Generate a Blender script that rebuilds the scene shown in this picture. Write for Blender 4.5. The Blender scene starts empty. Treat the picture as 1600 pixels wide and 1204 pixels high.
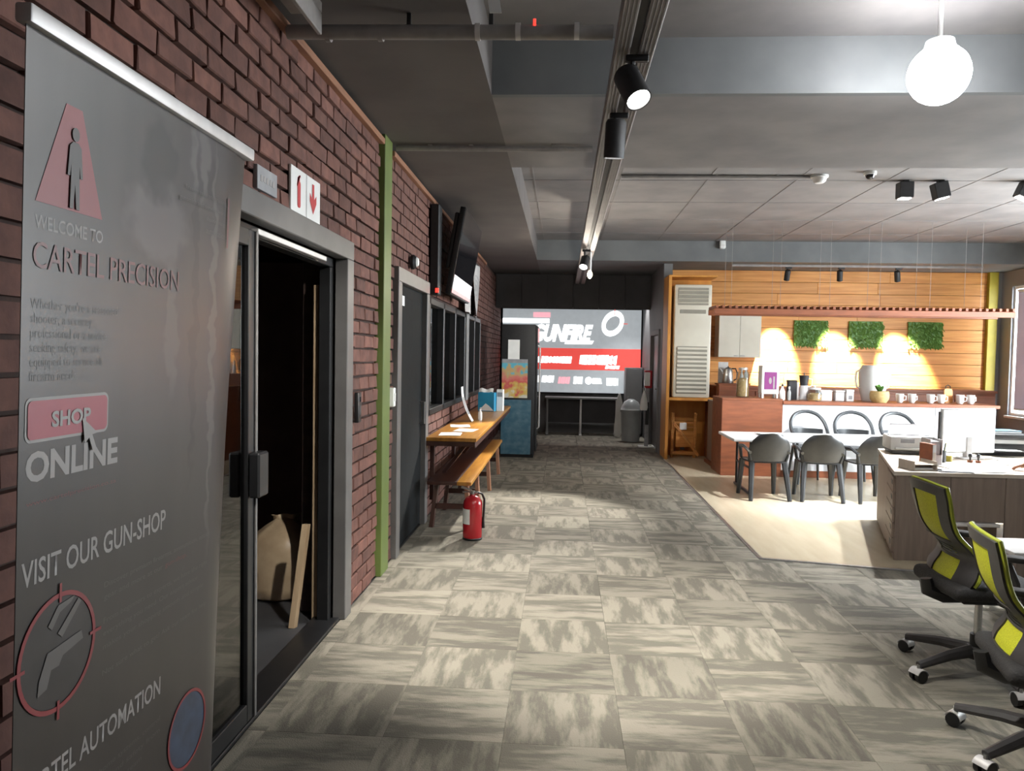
import bpy, bmesh, math, random
from mathutils import Vector, Matrix, Euler
R = math.radians
PI = math.pi
random.seed(11)
C = bpy.context.scene.collection
SC = bpy.context.scene

# ------------------------------------------------------------------ camera, sky, exposure
YAW, PITCH, ROLL = R(3.7745), R(2.3042), R(1.0)
cam_d = bpy.data.cameras.new('camera'); cam = bpy.data.objects.new('camera', cam_d); C.objects.link(cam)
fw = Vector((-math.sin(YAW)*math.cos(PITCH), math.cos(YAW)*math.cos(PITCH), -math.sin(PITCH)))
r0 = Vector((math.cos(YAW), math.sin(YAW), 0)); u0 = r0.cross(fw)
rr = r0*math.cos(ROLL) + u0*math.sin(ROLL); uu = u0*math.cos(ROLL) - r0*math.sin(ROLL)
m3 = Matrix((rr, uu, -fw)).transposed()
cam.matrix_world = Matrix.Translation((0, 0, 1.6)) @ m3.to_4x4()
cam_d.sensor_width = 36; cam_d.lens = 27.0; cam_d.clip_start = .05
SC.camera = cam
w = bpy.data.worlds.new('world'); SC.world = w; w.use_nodes = True
w.node_tree.nodes['Background'].inputs[0].default_value = (.93, .96, 1.0, 1)
w.node_tree.nodes['Background'].inputs[1].default_value = 62.0
SC.view_settings.view_transform = 'Standard'; SC.view_settings.look = 'None'
SC.view_settings.gamma = 1; SC.view_settings.use_curve_mapping = False
SC.view_settings.exposure = 0.0
SC.cycles.max_bounces = 10; SC.cycles.diffuse_bounces = 5; SC.cycles.transparent_max_bounces = 12
SC.cycles.sample_clamp_indirect = 6.0
WINS = [(10.2, 13.2), (6.5, 9.8)]          # openings in the right wall (y from, y to), z .74 to 2.86
for a, b in WINS:                                       # light portals: sample the sky through the openings
    l = bpy.data.lights.new('window_portal', 'AREA'); l.shape = 'RECTANGLE'
    l.size = 2.12; l.size_y = b-a; l.cycles.is_portal = True
    o = bpy.data.objects.new('window_portal', l); C.objects.link(o)
    o.location = (7.62, (a+b)/2, 1.8); o.rotation_euler = (0, R(90), 0)

# ------------------------------------------------------------------ materials
def _n(nt, t, **k):
    n = nt.nodes.new(t)
    for a, b in k.items(): setattr(n, a, b)
    return n
def mat(name, c1, c2=None, scale=8, rough=.6, metal=0, bump=0, stretch=(1, 1, 1), detail=4, rand=0, spec=.5, coat=0, lo=.35, hi=.65):
    """procedural: noise between two colours in object space, optional bump and per-object variation"""
    m = bpy.data.materials.new(name); m.use_nodes = True; nt = m.node_tree; L = nt.links
    b = nt.nodes['Principled BSDF']
    b.inputs['Roughness'].default_value = rough; b.inputs['Metallic'].default_value = metal
    b.inputs['Specular IOR Level'].default_value = spec; b.inputs['Coat Weight'].default_value = coat
    c2 = c2 or tuple(x*.86 for x in c1)
    tc = _n(nt, 'ShaderNodeTexCoord'); mp = _n(nt, 'ShaderNodeMapping'); mp.inputs['Scale'].default_value = stretch
    L.new(tc.outputs['Object'], mp.inputs[0])
    nz = _n(nt, 'ShaderNodeTexNoise'); nz.inputs['Scale'].default_value = scale; nz.inputs['Detail'].default_value = detail
    if rand:
        oi = _n(nt, 'ShaderNodeObjectInfo'); va = _n(nt, 'ShaderNodeVectorMath', operation='ADD')
        sc = _n(nt, 'ShaderNodeMath', operation='MULTIPLY'); sc.inputs[1].default_value = 37.0
        L.new(oi.outputs['Random'], sc.inputs[0]); L.new(mp.outputs[0], va.inputs[0]); L.new(sc.outputs[0], va.inputs[1]); L.new(va.outputs[0], nz.inputs['Vector'])
    else: L.new(mp.outputs[0], nz.inputs['Vector'])
    cr = _n(nt, 'ShaderNodeValToRGB'); e = cr.color_ramp.elements
    e[0].position = lo; e[1].position = hi; e[0].color = (*c1, 1); e[1].color = (*c2, 1)
    L.new(nz.outputs[0], cr.inputs[0]); out = cr.outputs[0]
    if rand:
        mr = _n(nt, 'ShaderNodeMapRange'); mr.inputs[3].default_value = 1-rand; mr.inputs[4].default_value = 1+rand
        L.new(oi.outputs['Random'], mr.inputs[0])
        mx = _n(nt, 'ShaderNodeVectorMath', operation='SCALE'); L.new(out, mx.inputs[0]); L.new(mr.outputs[0], mx.inputs['Scale']); out = mx.outputs[0]
    L.new(out, b.inputs['Base Color'])
    if bump:
        bp = _n(nt, 'ShaderNodeBump'); bp.inputs['Strength'].default_value = bump; bp.inputs['Distance'].default_value = .01
        L.new(nz.outputs[0], bp.inputs['Height']); L.new(bp.outputs[0], b.inputs['Normal'])
    return m
def emi(name, col, s):
    m = mat(name, col); b = m.node_tree.nodes['Principled BSDF']
    b.inputs['Emission Color'].default_value = (*col, 1); b.inputs['Emission Strength'].default_value = s
    return m
def glass(name, tint, gloss, rough=.02):
    m = bpy.data.materials.new(name); m.use_nodes = True; nt = m.node_tree; nt.nodes.clear(); L = nt.links
    o = _n(nt, 'ShaderNodeOutputMaterial'); t = _n(nt, 'ShaderNodeBsdfTransparent'); t.inputs[0].default_value = (*tint, 1)
    g = _n(nt, 'ShaderNodeBsdfGlossy'); g.inputs['Roughness'].default_value = rough; g.inputs[0].default_value = (.9, .9, .9, 1)
    f = _n(nt, 'ShaderNodeFresnel'); ge = _n(nt, 'ShaderNodeNewGeometry'); mr = _n(nt, 'ShaderNodeMapRange'); mr.inputs[3].default_value = gloss; mr.inputs[4].default_value = 1/gloss; L.new(ge.outputs['Backfacing'], mr.inputs[0]); L.new(mr.outputs[0], f.inputs[0]); x = _n(nt, 'ShaderNodeMixShader')
    L.new(f.outputs[0], x.inputs[0]); L.new(t.outputs[0], x.inputs[1]); L.new(g.outputs[0], x.inputs[2]); L.new(x.outputs[0], o.inputs[0])
    return m
M = {}
M['mortar'] = mat('mortar', (.065, .036, .028), (.04, .024, .02), 20, .9, bump=.4)
M['brick'] = mat('red_brick', (.15, .064, .047), (.10, .042, .033), 14, .85, bump=.5, rand=.3)
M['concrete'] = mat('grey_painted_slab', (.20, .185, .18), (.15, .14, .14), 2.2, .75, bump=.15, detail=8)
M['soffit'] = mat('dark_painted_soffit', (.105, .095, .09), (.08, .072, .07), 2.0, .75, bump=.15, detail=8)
M['beam'] = mat('charcoal_beam_paint', (.14, .145, .147), (.11, .116, .118), 2.4, .7, bump=.1)
M['darkpaint'] = mat('charcoal_wall_paint', (.055, .054, .058), (.042, .041, .045), 3, .7)
M['greywall'] = mat('grey_wall_paint', (.20, .20, .20), (.165, .165, .168), 2, .65)
M['sidewall'] = mat('blue_grey_wall_paint', (.26, .265, .285), (.23, .235, .25), 2, .65)
M['frame'] = mat('grey_door_frame_paint', (.125, .12, .117), (.105, .10, .098), 6, .45)
M['black'] = mat('black_powder_coat', (.012, .012, .013), (.008, .008, .009), 10, .4)
M['doorblack'] = mat('matt_black_door_paint', (.010, .012, .013), (.008, .009, .010), 10, .8, spec=.15)
M['blackmatt'] = mat('black_matt_plastic', (.016, .016, .018), (.011, .011, .012), 30, .55)
M['darkroom'] = mat('dark_room_paint', (.20, .13, .105), (.16, .10, .085), 3, .85)
M['green'] = mat('green_column_paint', (.12, .165, .04), (.10, .14, .034), 4, .5)
M['yellowgreen'] = mat('mustard_column_paint', (.42, .34, .03), (.36, .30, .03), 4, .5)
M['trimwood'] = mat('stained_ceiling_batten', (.30, .14, .075), (.20, .09, .05), 6, .6, stretch=(1, .2, 1))
M['pine'] = mat('orange_pine', (.66, .31, .085), (.52, .21, .05), 5, .5, stretch=(.35, 3, 6), rand=.12, detail=6)
M['pineflat'] = mat('orange_pine_panel', (.62, .28, .05), (.50, .20, .035), 4, .5, stretch=(2, 2, .4), detail=6)
M['redwood'] = mat('reddish_brown_wood', (.27, .085, .035), (.19, .058, .025), 6, .5, stretch=(.5, 2, 3), detail=6)
M['benchwood'] = mat('varnished_yellow_wood', (.50, .24, .045), (.38, .16, .03), 7, .3, stretch=(4, .35, 1), detail=6)
M['benchdark'] = mat('dark_and_shaded_wood', (.06, .022, .015), (.045, .016, .011), 7, .45, stretch=(4, .35, 1))
M['deskwood'] = mat('grey_oak_laminate', (.27, .21, .17), (.215, .165, .135), 5, .5, stretch=(5, 5, .5), detail=7)
M['desktop'] = mat('pale_oak_laminate', (.62, .54, .45), (.54, .47, .39), 5, .35, stretch=(.5, 5, 2), detail=7)
M['marble'] = mat('white_marble_panel', (.80, .81, .84), (.70, .72, .77), 1.6, .25, detail=9, lo=.3, hi=.75)
M['white'] = mat('white_enamel', (.80, .80, .78), (.74, .74, .72), 5, .4)
M['tablewhite'] = mat('white_table_plastic', (.86, .86, .86), (.80, .80, .80), 12, .35)
M['cream'] = mat('cream_appliance_plastic', (.66, .62, .52), (.60, .56, .47), 3, .4)
M['creamdark'] = mat('grey_louvre_plastic', (.30, .28, .23), (.25, .23, .19), 5, .5)
M['paper'] = mat('white_paper', (.85, .85, .83), (.80, .80, .78), 9, .8)
M['targetpaper'] = mat('grey_white_target_paper', (.42, .41, .41), (.33, .32, .32), 5, .8, stretch=(1, 1, .5))
M['greyprint'] = mat('grey_print', (.34, .34, .35), (.25, .25, .26), 9, .8)
M['chair'] = mat('charcoal_chair_plastic', (.035, .037, .04), (.028, .03, .033), 20, .35)
M['hoop'] = mat('grey_hoop_chair_plastic', (.06, .065, .07), (.045, .05, .055), 20, .4)
M['fabric'] = mat('black_mesh_fabric', (.035, .033, .033), (.02, .019, .019), 120, .75, bump=.3)
M['chairframe'] = mat('dark_grey_nylon', (.05, .047, .047), (.04, .037, .037), 25, .45)
M['lime'] = mat('lime_mesh_fabric', (.60, .62, .02), (.46, .48, .015), 160, .6, bump=.3)
M['limedge'] = mat('lime_edge_trim', (.36, .40, .03), (.30, .34, .025), 30, .5)
M['steel'] = mat('brushed_steel', (.55, .55, .55), (.45, .45, .45), 30, .3, metal=1)
M['alu'] = mat('silver_aluminium', (.62, .60, .59), (.55, .53, .52), 20, .45, metal=.3)
M['galv'] = mat('dull_grey_conduit', (.28, .26, .25), (.21, .195, .19), 9, .6)
M['trunk'] = mat('grey_trunking', (.24, .22, .215), (.20, .18, .178), 5, .6)
M['red'] = mat('glossy_red_paint', (.45, .012, .02), (.38, .01, .016), 5, .25, coat=.5)
M['signred'] = mat('sign_red', (.50, .03, .035), None, 5, .5)
M['bluebox'] = mat('cyan_card', (.02, .28, .48), (.015, .22, .40), 6, .5)
M['bluemetal'] = mat('scratched_blue_metal', (.045, .12, .17), (.11, .19, .23), 9, .4, stretch=(1, 1, 1.4), detail=10, lo=.42, hi=.72)
M['bin'] = mat('grey_bin_plastic', (.34, .36, .36), (.30, .32, .32), 6, .4)
M['bag'] = mat('cloudy_plastic_bag', (.50, .38, .25), (.36, .26, .165), 5, .3, bump=.8, detail=6)
M['timber'] = mat('raw_timber', (.40, .29, .18), (.32, .22, .13), 8, .7, stretch=(3, 3, .3))
M['moss'] = mat('green_moss', (.20, .36, .07), (.10, .21, .035), 60, .85, rand=.1)
M['leaf'] = mat('green_leaf', (.10, .25, .03), (.06, .16, .02), 12, .5)
M['straw'] = mat('woven_straw', (.55, .40, .17), (.42, .29, .11), 30, .7, bump=.5, stretch=(1, 1, 4))
M['skin'] = mat('brown_skin', (.46, .22, .13), (.40, .18, .10), 15, .5)
M['hair'] = mat('black_hair', (.012, .010, .009), (.02, .016, .013), 40, .5)
M['shirt'] = mat('white_cotton', (.82, .82, .82), (.76, .76, .76), 15, .85, bump=.3)
M['trouser'] = mat('navy_cotton', (.03, .035, .06), (.02, .025, .045), 30, .85)
M['blind'] = mat('mauve_roller_blind', (.45, .40, .42), (.41, .37, .385), 60, .9)
M['purple'] = mat('purple_print', (.20, .035, .16), (.17, .03, .13), 4, .4)
M['tan'] = mat('tan_food', (.55, .38, .18), (.40, .26, .11), 40, .7)
M['vinyl'] = mat('beige_vinyl_floor', (.53, .455, .33), (.47, .40, .285), 2.4, .26, stretch=(4, .6, 1), detail=6)
M['edge'] = mat('white_board_edging', (.74, .72, .70), None, 5, .4)
M['banner'] = mat('dark_banner_print', (.042, .0355, .0345), (.032, .027, .0265), 2.5, .36, stretch=(3, 1, .6), detail=3)
M['bannergrey'] = mat('grey_banner_photo', (.056, .048, .048), (.038, .032, .032), 9, .45, stretch=(1, 1, .7), detail=5)
M['bannerdark'] = mat('shadowy_banner_photo', (.024, .020, .020), (.034, .029, .029), 11, .45, detail=5)
M['bannertext'] = mat('pale_banner_lettering', (.30, .28, .27), None, 5, .5)
M['bannersmall'] = mat('faint_banner_lettering', (.105, .095, .092), None, 5, .5)
M['bannerred'] = mat('red_banner_print', (.24, .030, .036), (.20, .026, .032), 5, .45)
M['bannerdim'] = mat('dull_red_banner_lettering', (.15, .045, .045), (.12, .038, .038), 5, .45)
M['bannerpink'] = mat('pink_red_button_print', (.32, .042, .065), None, 5, .45)
M['bannerblue'] = mat('blue_banner_photo', (.04, .06, .11), (.022, .034, .06), 20, .45)
M['screen'] = mat('black_glass_screen', (.010, .010, .013), (.008, .008, .011), 3, .08, coat=.5)
M['glassdark'] = glass('dark_window_glass', (.30, .32, .34), 1.9)
M['glassclear'] = glass('clear_glass', (.86, .88, .88), 1.45)
M['glassdoor'] = glass('tinted_door_glass', (.45, .44, .43), 1.75)
M['lens'] = emi('lit_lamp_lens', (1, .98, .94), 30)
M['bulb'] = emi('warm_bulb', (1, .85, .55), 8)
M['flood'] = emi('lit_opal_globe', (.96, .98, 1), 85)
M['led'] = emi('red_led', (1, .03, .02), 3)
M['lbgrey'] = emi('lit_grey_panel', (.36, .39, .41), .9)
M['lbred'] = emi('lit_red_panel', (.85, .09, .075), .85)
M['lbwhite'] = emi('lit_white_lettering', (1, 1, 1), 2.6)
M['lbscreen'] = emi('lit_monitor_screen', (.92, .95, 1), 1.0)
M['lbpink'] = emi('lit_pink_logo', (1, .45, .52), 1.0)
M['tvband'] = emi('screen_reflection_glow', (.80, .80, .84), .55)
M['tvpink'] = emi('dim_pink_glow', (.80, .36, .36), .55)
# translucent blind
_b = M['blind'].node_tree; _p = _b.nodes['Principled BSDF']; _t = _n(_b, 'ShaderNodeBsdfTranslucent'); _t.inputs[0].default_value = (.16, .14, .15, 1)
_x = _n(_b, 'ShaderNodeMixShader'); _x.inputs[0].default_value = .5
_b.links.new(_p.outputs[0], _x.inputs[1]); _b.links.new(_t.outputs[0], _x.inputs[2]); _b.links.new(_x.outputs[0], _b.nodes['Material Output'].inputs[0])
def carpet_mat():
    m = bpy.data.materials.new('streaked_carpet'); m.use_nodes = True; nt = m.node_tree; L = nt.links; b = nt.nodes['Principled BSDF']
    b.inputs['Roughness'].default_value = .85; b.inputs['Specular IOR Level'].default_value = .25
    uv = _n(nt, 'ShaderNodeUVMap'); oi = _n(nt, 'ShaderNodeObjectInfo'); k = _n(nt, 'ShaderNodeMath', operation='MULTIPLY'); k.inputs[1].default_value = 91.0
    L.new(oi.outputs['Random'], k.inputs[0]); ad = _n(nt, 'ShaderNodeVectorMath', operation='ADD'); L.new(uv.outputs[0], ad.inputs[0]); L.new(k.outputs[0], ad.inputs[1])
    mp = _n(nt, 'ShaderNodeMapping'); mp.inputs['Scale'].default_value = (11, 2.2, 1); L.new(ad.outputs[0], mp.inputs[0])
    n1 = _n(nt, 'ShaderNodeTexNoise'); n1.inputs['Scale'].default_value = 1; n1.inputs['Detail'].default_value = 7; n1.inputs['Roughness'].default_value = .62; L.new(mp.outputs[0], n1.inputs['Vector'])
    cr = _n(nt, 'ShaderNodeValToRGB'); e = cr.color_ramp.elements; e[0].position = .43; e[1].position = .57; e[0].color = (.13, .118, .095, 1); e[1].color = (.245, .222, .178, 1)
    L.new(n1.outputs[0], cr.inputs[0])
    mr = _n(nt, 'ShaderNodeMapRange'); mr.inputs[3].default_value = .82; mr.inputs[4].default_value = 1.16; L.new(oi.outputs['Random'], mr.inputs[0])
    sc = _n(nt, 'ShaderNodeVectorMath', operation='SCALE'); L.new(cr.outputs[0], sc.inputs[0]); L.new(mr.outputs[0], sc.inputs['Scale']); L.new(sc.outputs[0], b.inputs['Base Color'])
    n2 = _n(nt, 'ShaderNodeTexNoise'); n2.inputs['Scale'].default_value = 160; L.new(ad.outputs[0], n2.inputs['Vector'])
    bp = _n(nt, 'ShaderNodeBump'); bp.inputs['Strength'].default_value = .5; bp.inputs['Distance'].default_value = .006; L.new(n2.outputs[0], bp.inputs['Height']); L.new(bp.outputs[0], b.inputs['Normal'])
    return m
M['carpet'] = carpet_mat()
def banner_picture():
    # the faded photo printed on the banner: soft light and dark ellipses (centre x, z, radii, tone)
    nt = M['banner'].node_tree; L = nt.links; b = nt.nodes['Principled BSDF']; src = b.inputs['Base Color'].links[0].from_socket
    tc = _n(nt, 'ShaderNodeTexCoord'); nz = _n(nt, 'ShaderNodeTexNoise'); nz.inputs['Scale'].default_value = 16; L.new(tc.outputs['Object'], nz.inputs['Vector'])
    ds = _n(nt, 'ShaderNodeVectorMath', operation='MULTIPLY_ADD'); ds.inputs[1].default_value = (.09, 0, .09); L.new(nz.outputs['Color'], ds.inputs[0]); L.new(tc.outputs['Object'], ds.inputs[2])
    for cx, cz, rx, rz_, tone in ((.44, 1.90, .12, .085, (.095, .083, .083)), (.44, 2.03, .075, .09, (.010, .008, .008)), (.61, 2.07, .05, .10, (.10, .088, .088)), (.665, 2.03, .03, .06, (.010, .008, .008)), (.60, 1.75, .018, .42, (.012, .010, .010)), (.69, 1.65, .014, .50, (.095, .083, .083)), (.50, 1.70, .03, .16, (.075, .066, .066))):
        su = _n(nt, 'ShaderNodeVectorMath', operation='SUBTRACT'); su.inputs[1].default_value = (cx, 0, cz); L.new(ds.outputs[0], su.inputs[0])
        sc = _n(nt, 'ShaderNodeVectorMath', operation='MULTIPLY'); sc.inputs[1].default_value = (1/rx, 0, 1/rz_); L.new(su.outputs[0], sc.inputs[0])
        ln = _n(nt, 'ShaderNodeVectorMath', operation='LENGTH'); L.new(sc.outputs[0], ln.inputs[0])
        mr = _n(nt, 'ShaderNodeMapRange', interpolation_type='SMOOTHSTEP'); mr.inputs[1].default_value = 1.15; mr.inputs[2].default_value = .65; mr.inputs[3].default_value = 0; mr.inputs[4].default_value = .8; L.new(ln.outputs['Value'], mr.inputs[0])
        mx = _n(nt, 'ShaderNodeMix', data_type='RGBA'); L.new(mr.outputs[0], mx.inputs[0]); L.new(src, mx.inputs[6]); mx.inputs[7].default_value = (*tone, 1); src = mx.outputs[2]
    L.new(src, b.inputs['Base Color'])
banner_picture()
def poster_mat():
    m = bpy.data.materials.new('ice_cream_poster_print'); m.use_nodes = True; nt = m.node_tree; L = nt.links; b = nt.nodes['Principled BSDF']; b.inputs['Roughness'].default_value = .5
    tc = _n(nt, 'ShaderNodeTexCoord'); nz = _n(nt, 'ShaderNodeTexNoise'); nz.inputs['Scale'].default_value = 7; nz.inputs['Detail'].default_value = 3; L.new(tc.outputs['Object'], nz.inputs['Vector'])
    sx = _n(nt, 'ShaderNodeSeparateXYZ'); L.new(tc.outputs['Object'], sx.inputs[0])
    a = _n(nt, 'ShaderNodeMath', operation='MULTIPLY_ADD'); a.inputs[1].default_value = .7; L.new(nz.outputs[0], a.inputs[0]); L.new(sx.outputs['Z'], a.inputs[2])
    cr = _n(nt, 'ShaderNodeValToRGB'); e = cr.color_ramp.elements; cr.color_ramp.interpolation = 'EASE'
    e[0].position = .36; e[0].color = (.62, .60, .52, 1); e[1].position = .98; e[1].color = (.10, .40, .52, 1)
    for p, c in ((.46, (.60, .42, .10)), (.56, (.55, .10, .09)), (.68, (.60, .20, .16)), (.80, (.50, .36, .16)), (.86, (.12, .42, .52))):
        q = e.new(p); q.color = (*c, 1)
    L.new(a.outputs[0], cr.inputs[0]); L.new(cr.outputs[0], b.inputs['Base Color'])
    return m
M['poster'] = poster_mat()

# ------------------------------------------------------------------ mesh helpers
def rot(axis, deg): return Matrix.Rotation(R(deg), 4, axis)
def tr(x, y, z): return Matrix.Translation((x, y, z))
class G:
    def __init__(s): s.bm = bmesh.new()
    def box(s, c, d, bev=0, mx=None, seg=1):
        r = bmesh.ops.create_cube(s.bm, size=1, matrix=Matrix.Diagonal((*d, 1))); vs = r['verts']
        if bev:
            es = list({e for v in vs for e in v.link_edges})
            q = bmesh.ops.bevel(s.bm, geom=es, offset=bev, segments=seg, affect='EDGES', profile=.5)
            vs = list({v for f in q['faces'] for v in f.verts} | {v for v in vs if v.is_valid})
        t = tr(*c) @ (mx or Matrix())
        bmesh.ops.transform(s.bm, matrix=t, verts=vs); return s
    def bb(s, x0, x1, y0, y1, z0, z1, bev=0, seg=1):
        return s.box(((x0+x1)/2, (y0+y1)/2, (z0+z1)/2), (abs(x1-x0), abs(y1-y0), abs(z1-z0)), bev, None, seg)
    def tube(s, pts, r, n=10, closed=False, cap=True, flat=None):
        pts = [Vector(p) for p in pts]; N = len(pts); rings = []
        rs = r if isinstance(r, (list, tuple)) else [r]*N
        up = None
        for i, p in enumerate(pts):
            a = pts[(i-1) % N] if (i or closed) else p; b = pts[(i+1) % N] if (i < N-1 or closed) else p
            t = (b-a).normalized()
            if up is None: up = t.orthogonal().normalized()
            up = (up - t*up.dot(t)); up = up.normalized() if up.length > 1e-6 else t.orthogonal().normalized()
            sd = t.cross(up)
            rings.append([s.bm.verts.new(p + (up*math.cos(2*PI*k/n) + sd*math.sin(2*PI*k/n)*(flat or 1))*rs[i]) for k in range(n)])
        m = N if closed else N-1
        for i in range(m):
            A, B = rings[i], rings[(i+1) % N]
            for k in range(n): s.bm.faces.new((A[k], A[(k+1) % n], B[(k+1) % n], B[k]))
        if cap and not closed:
            s.bm.faces.new(rings[0][::-1]); s.bm.faces.new(rings[-1])
        return s
    def cyl(s, a, b, r, r2=None, n=16): return s.tube([a, b], [r, r if r2 is None else r2], n)
    def lathe(s, prof, c=(0, 0, 0), n=20, mx=None):
        t = tr(*c) @ (mx or Matrix()); rings = []
        for (r, z) in prof:
            if r < 1e-5: rings.append([s.bm.verts.new(t @ Vector((0, 0, z)))])
            else: rings.append([s.bm.verts.new(t @ Vector((r*math.cos(2*PI*k/n), r*math.sin(2*PI*k/n), z))) for k in range(n)])
        for A, B in zip(rings, rings[1:]):
            for k in range(n):
                q = (k+1) % n
                if len(A) == 1 and len(B) == 1: continue
                if len(A) == 1: s.bm.faces.new((A[0], B[q], B[k]))
                elif len(B) == 1: s.bm.faces.new((A[k], A[q], B[0]))
                else: s.bm.faces.new((A[k], A[q], B[q], B[k]))
        return s
    def prism(s, poly, a, b, axis='z', mx=None):
        def P(u, v, h): return {'z': (u, v, h), 'y': (u, h, v), 'x': (h, u, v)}[axis]
        t = mx or Matrix()
        A = [s.bm.verts.new(t @ Vector(P(u, v, a))) for u, v in poly]; B = [s.bm.verts.new(t @ Vector(P(u, v, b))) for u, v in poly]
        s.bm.faces.new(A[::-1]); s.bm.faces.new(B); n = len(A)
        for k in range(n): s.bm.faces.new((A[k], A[(k+1) % n], B[(k+1) % n], B[k]))
        return s
    def sheet(s, f, nu, nv, th=0, skip=None):
        """grid f(u,v)->point, u,v in 0..1, thickened along the normal"""
        V = [[Vector(f(i/nu, j/nv)) for j in range(nv+1)] for i in range(nu+1)]
        def nrm(i, j):
            a = V[min(i+1, nu)][j]-V[max(i-1, 0)][j]; b = V[i][min(j+1, nv)]-V[i][max(j-1, 0)]
            c = a.cross(b); return c.normalized() if c.length > 1e-9 else Vector((0, 0, 1))
        A = [[s.bm.verts.new(V[i][j] + nrm(i, j)*th/2) for j in range(nv+1)] for i in range(nu+1)]
        ok = [[not (skip and skip((i+.5)/nu, (j+.5)/nv)) for j in range(nv)] for i in range(nu)]
        if not th:
            for i in range(nu):
                for j in range(nv):
                    if ok[i][j]: s.bm.faces.new((A[i][j], A[i+1][j], A[i+1][j+1], A[i][j+1]))
        else:
            B = [[s.bm.verts.new(V[i][j] - nrm(i, j)*th/2) for j in range(nv+1)] for i in range(nu+1)]
            for i in range(nu):
                for j in range(nv):
                    if not ok[i][j]: continue
                    s.bm.faces.new((A[i][j], A[i+1][j], A[i+1][j+1], A[i][j+1])); s.bm.faces.new((B[i][j], B[i][j+1], B[i+1][j+1], B[i+1][j]))
                    for di, dj, (p, q) in ((-1, 0, ((i, j), (i, j+1))), (1, 0, ((i+1, j+1), (i+1, j))), (0, -1, ((i+1, j), (i, j))), (0, 1, ((i, j+1), (i+1, j+1)))):
                        a, b = i+di, j+dj
                        if 0 <= a < nu and 0 <= b < nv and ok[a][b]: continue
                        s.bm.faces.new((A[p[0]][p[1]], A[q[0]][q[1]], B[q[0]][q[1]], B[p[0]][p[1]]))
            bmesh.ops.delete(s.bm, geom=[v for row in A+B for v in row if not v.link_faces], context='VERTS')
        return s
    def mesh(s, name, angle=35):
        bmesh.ops.recalc_face_normals(s.bm, faces=s.bm.faces[:])
        me = bpy.data.meshes.new(name); s.bm.to_mesh(me); s.bm.free()
        me.polygons.foreach_set('use_smooth', [True]*len(me.polygons)); me.set_sharp_from_angle(angle=R(angle)); return me
    def obj(s, name, m, parent=None, angle=35):
        me = s.mesh(name, angle); me.materials.append(M[m] if isinstance(m, str) else m)
        o = bpy.data.objects.new(name, me); C.objects.link(o); o.parent = parent; return o
def tag(o, label=None, cat=None, group=None, kind=None):
    if label: o['label'] = label
    if cat: o['category'] = cat
    if group: o['group'] = group
    if kind: o['kind'] = kind
    return o
def thing(name, label, cat, loc=(0, 0, 0), rz=0, group=None):
    o = bpy.data.objects.new(name, None); C.objects.link(o); o.location = loc; o.rotation_euler = (0, 0, R(rz)); o.empty_display_size = .1
    return tag(o, label, cat, group)
def copy_tree(o, parent=None):
    c = o.copy(); C.objects.link(c); c.parent = parent
    for ch in list(o.children): copy_tree(ch, c)
    return c
def text(s, name, x, z, wd, ht, m, parent, y=0., bold=0., shear=0., thick=.0006, align='LEFT', space=1.):
    """flat lettering standing in the local xz plane, facing -y, fitted to a box"""
    cu = bpy.data.curves.new(name, 'FONT'); cu.body = s; cu.size = 1; cu.extrude = 0; cu.offset = bold; cu.shear = shear; cu.align_x = align; cu.space_line = space; cu.resolution_u = 3
    o = bpy.data.objects.new(name, cu); C.objects.link(o)
    me = bpy.data.meshes.new_from_object(o.evaluated_get(bpy.context.evaluated_depsgraph_get())); bpy.data.objects.remove(o)
    xs = [v.co.x for v in me.vertices]; zs = [v.co.y for v in me.vertices]
    a, b, c, d = min(xs), max(xs), min(zs), max(zs)
    for v in me.vertices: v.co = ((v.co.x-a)/(b-a)*wd + x, y, (v.co.y-c)/(d-c)*ht + z)
    me.materials.clear(); me.materials.append(M[m]); me.name = name
    o = bpy.data.objects.new(name, me); C.objects.link(o); o.parent = parent; return o
def flat(poly, name, m, parent, y=0., th=.0004):
    return G().prism(poly, y-th, y, 'y').obj(name, m, parent)
def ring(cx, cz, rx, rz_, w_, n=40):
    g = G(); return [(cx+rx*math.cos(2*PI*k/n), cz+rz_*math.sin(2*PI*k/n)) for k in range(n)]
def ring_obj(name, cx, cz, r, wd, m, parent, y=0., n=40):
    g = G(); g.sheet(lambda u, v: (cx+(r+wd*v)*math.cos(2*PI*u), y, cz+(r+wd*v)*math.sin(2*PI*u)), n, 1, .001)
    return g.obj(name, m, parent)
def struct(o): o['kind'] = 'structure'; return o

# ------------------------------------------------------------------ setting: shell
XL, XR, YB, YE, YK = -1.30, 7.35, -1.6, 16.0, 13.55     # left wall, right wall, behind camera, corridor end, kitchen wall
ZS, ZB = 3.12, 3.44                                      # soffit and bay heights
struct(G().bb(XL-3.2, XR+.25, YB-.2, YE+.2, -.2, -.012).obj('floor', 'darkpaint'))
floor = bpy.data.objects['floor']
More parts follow.
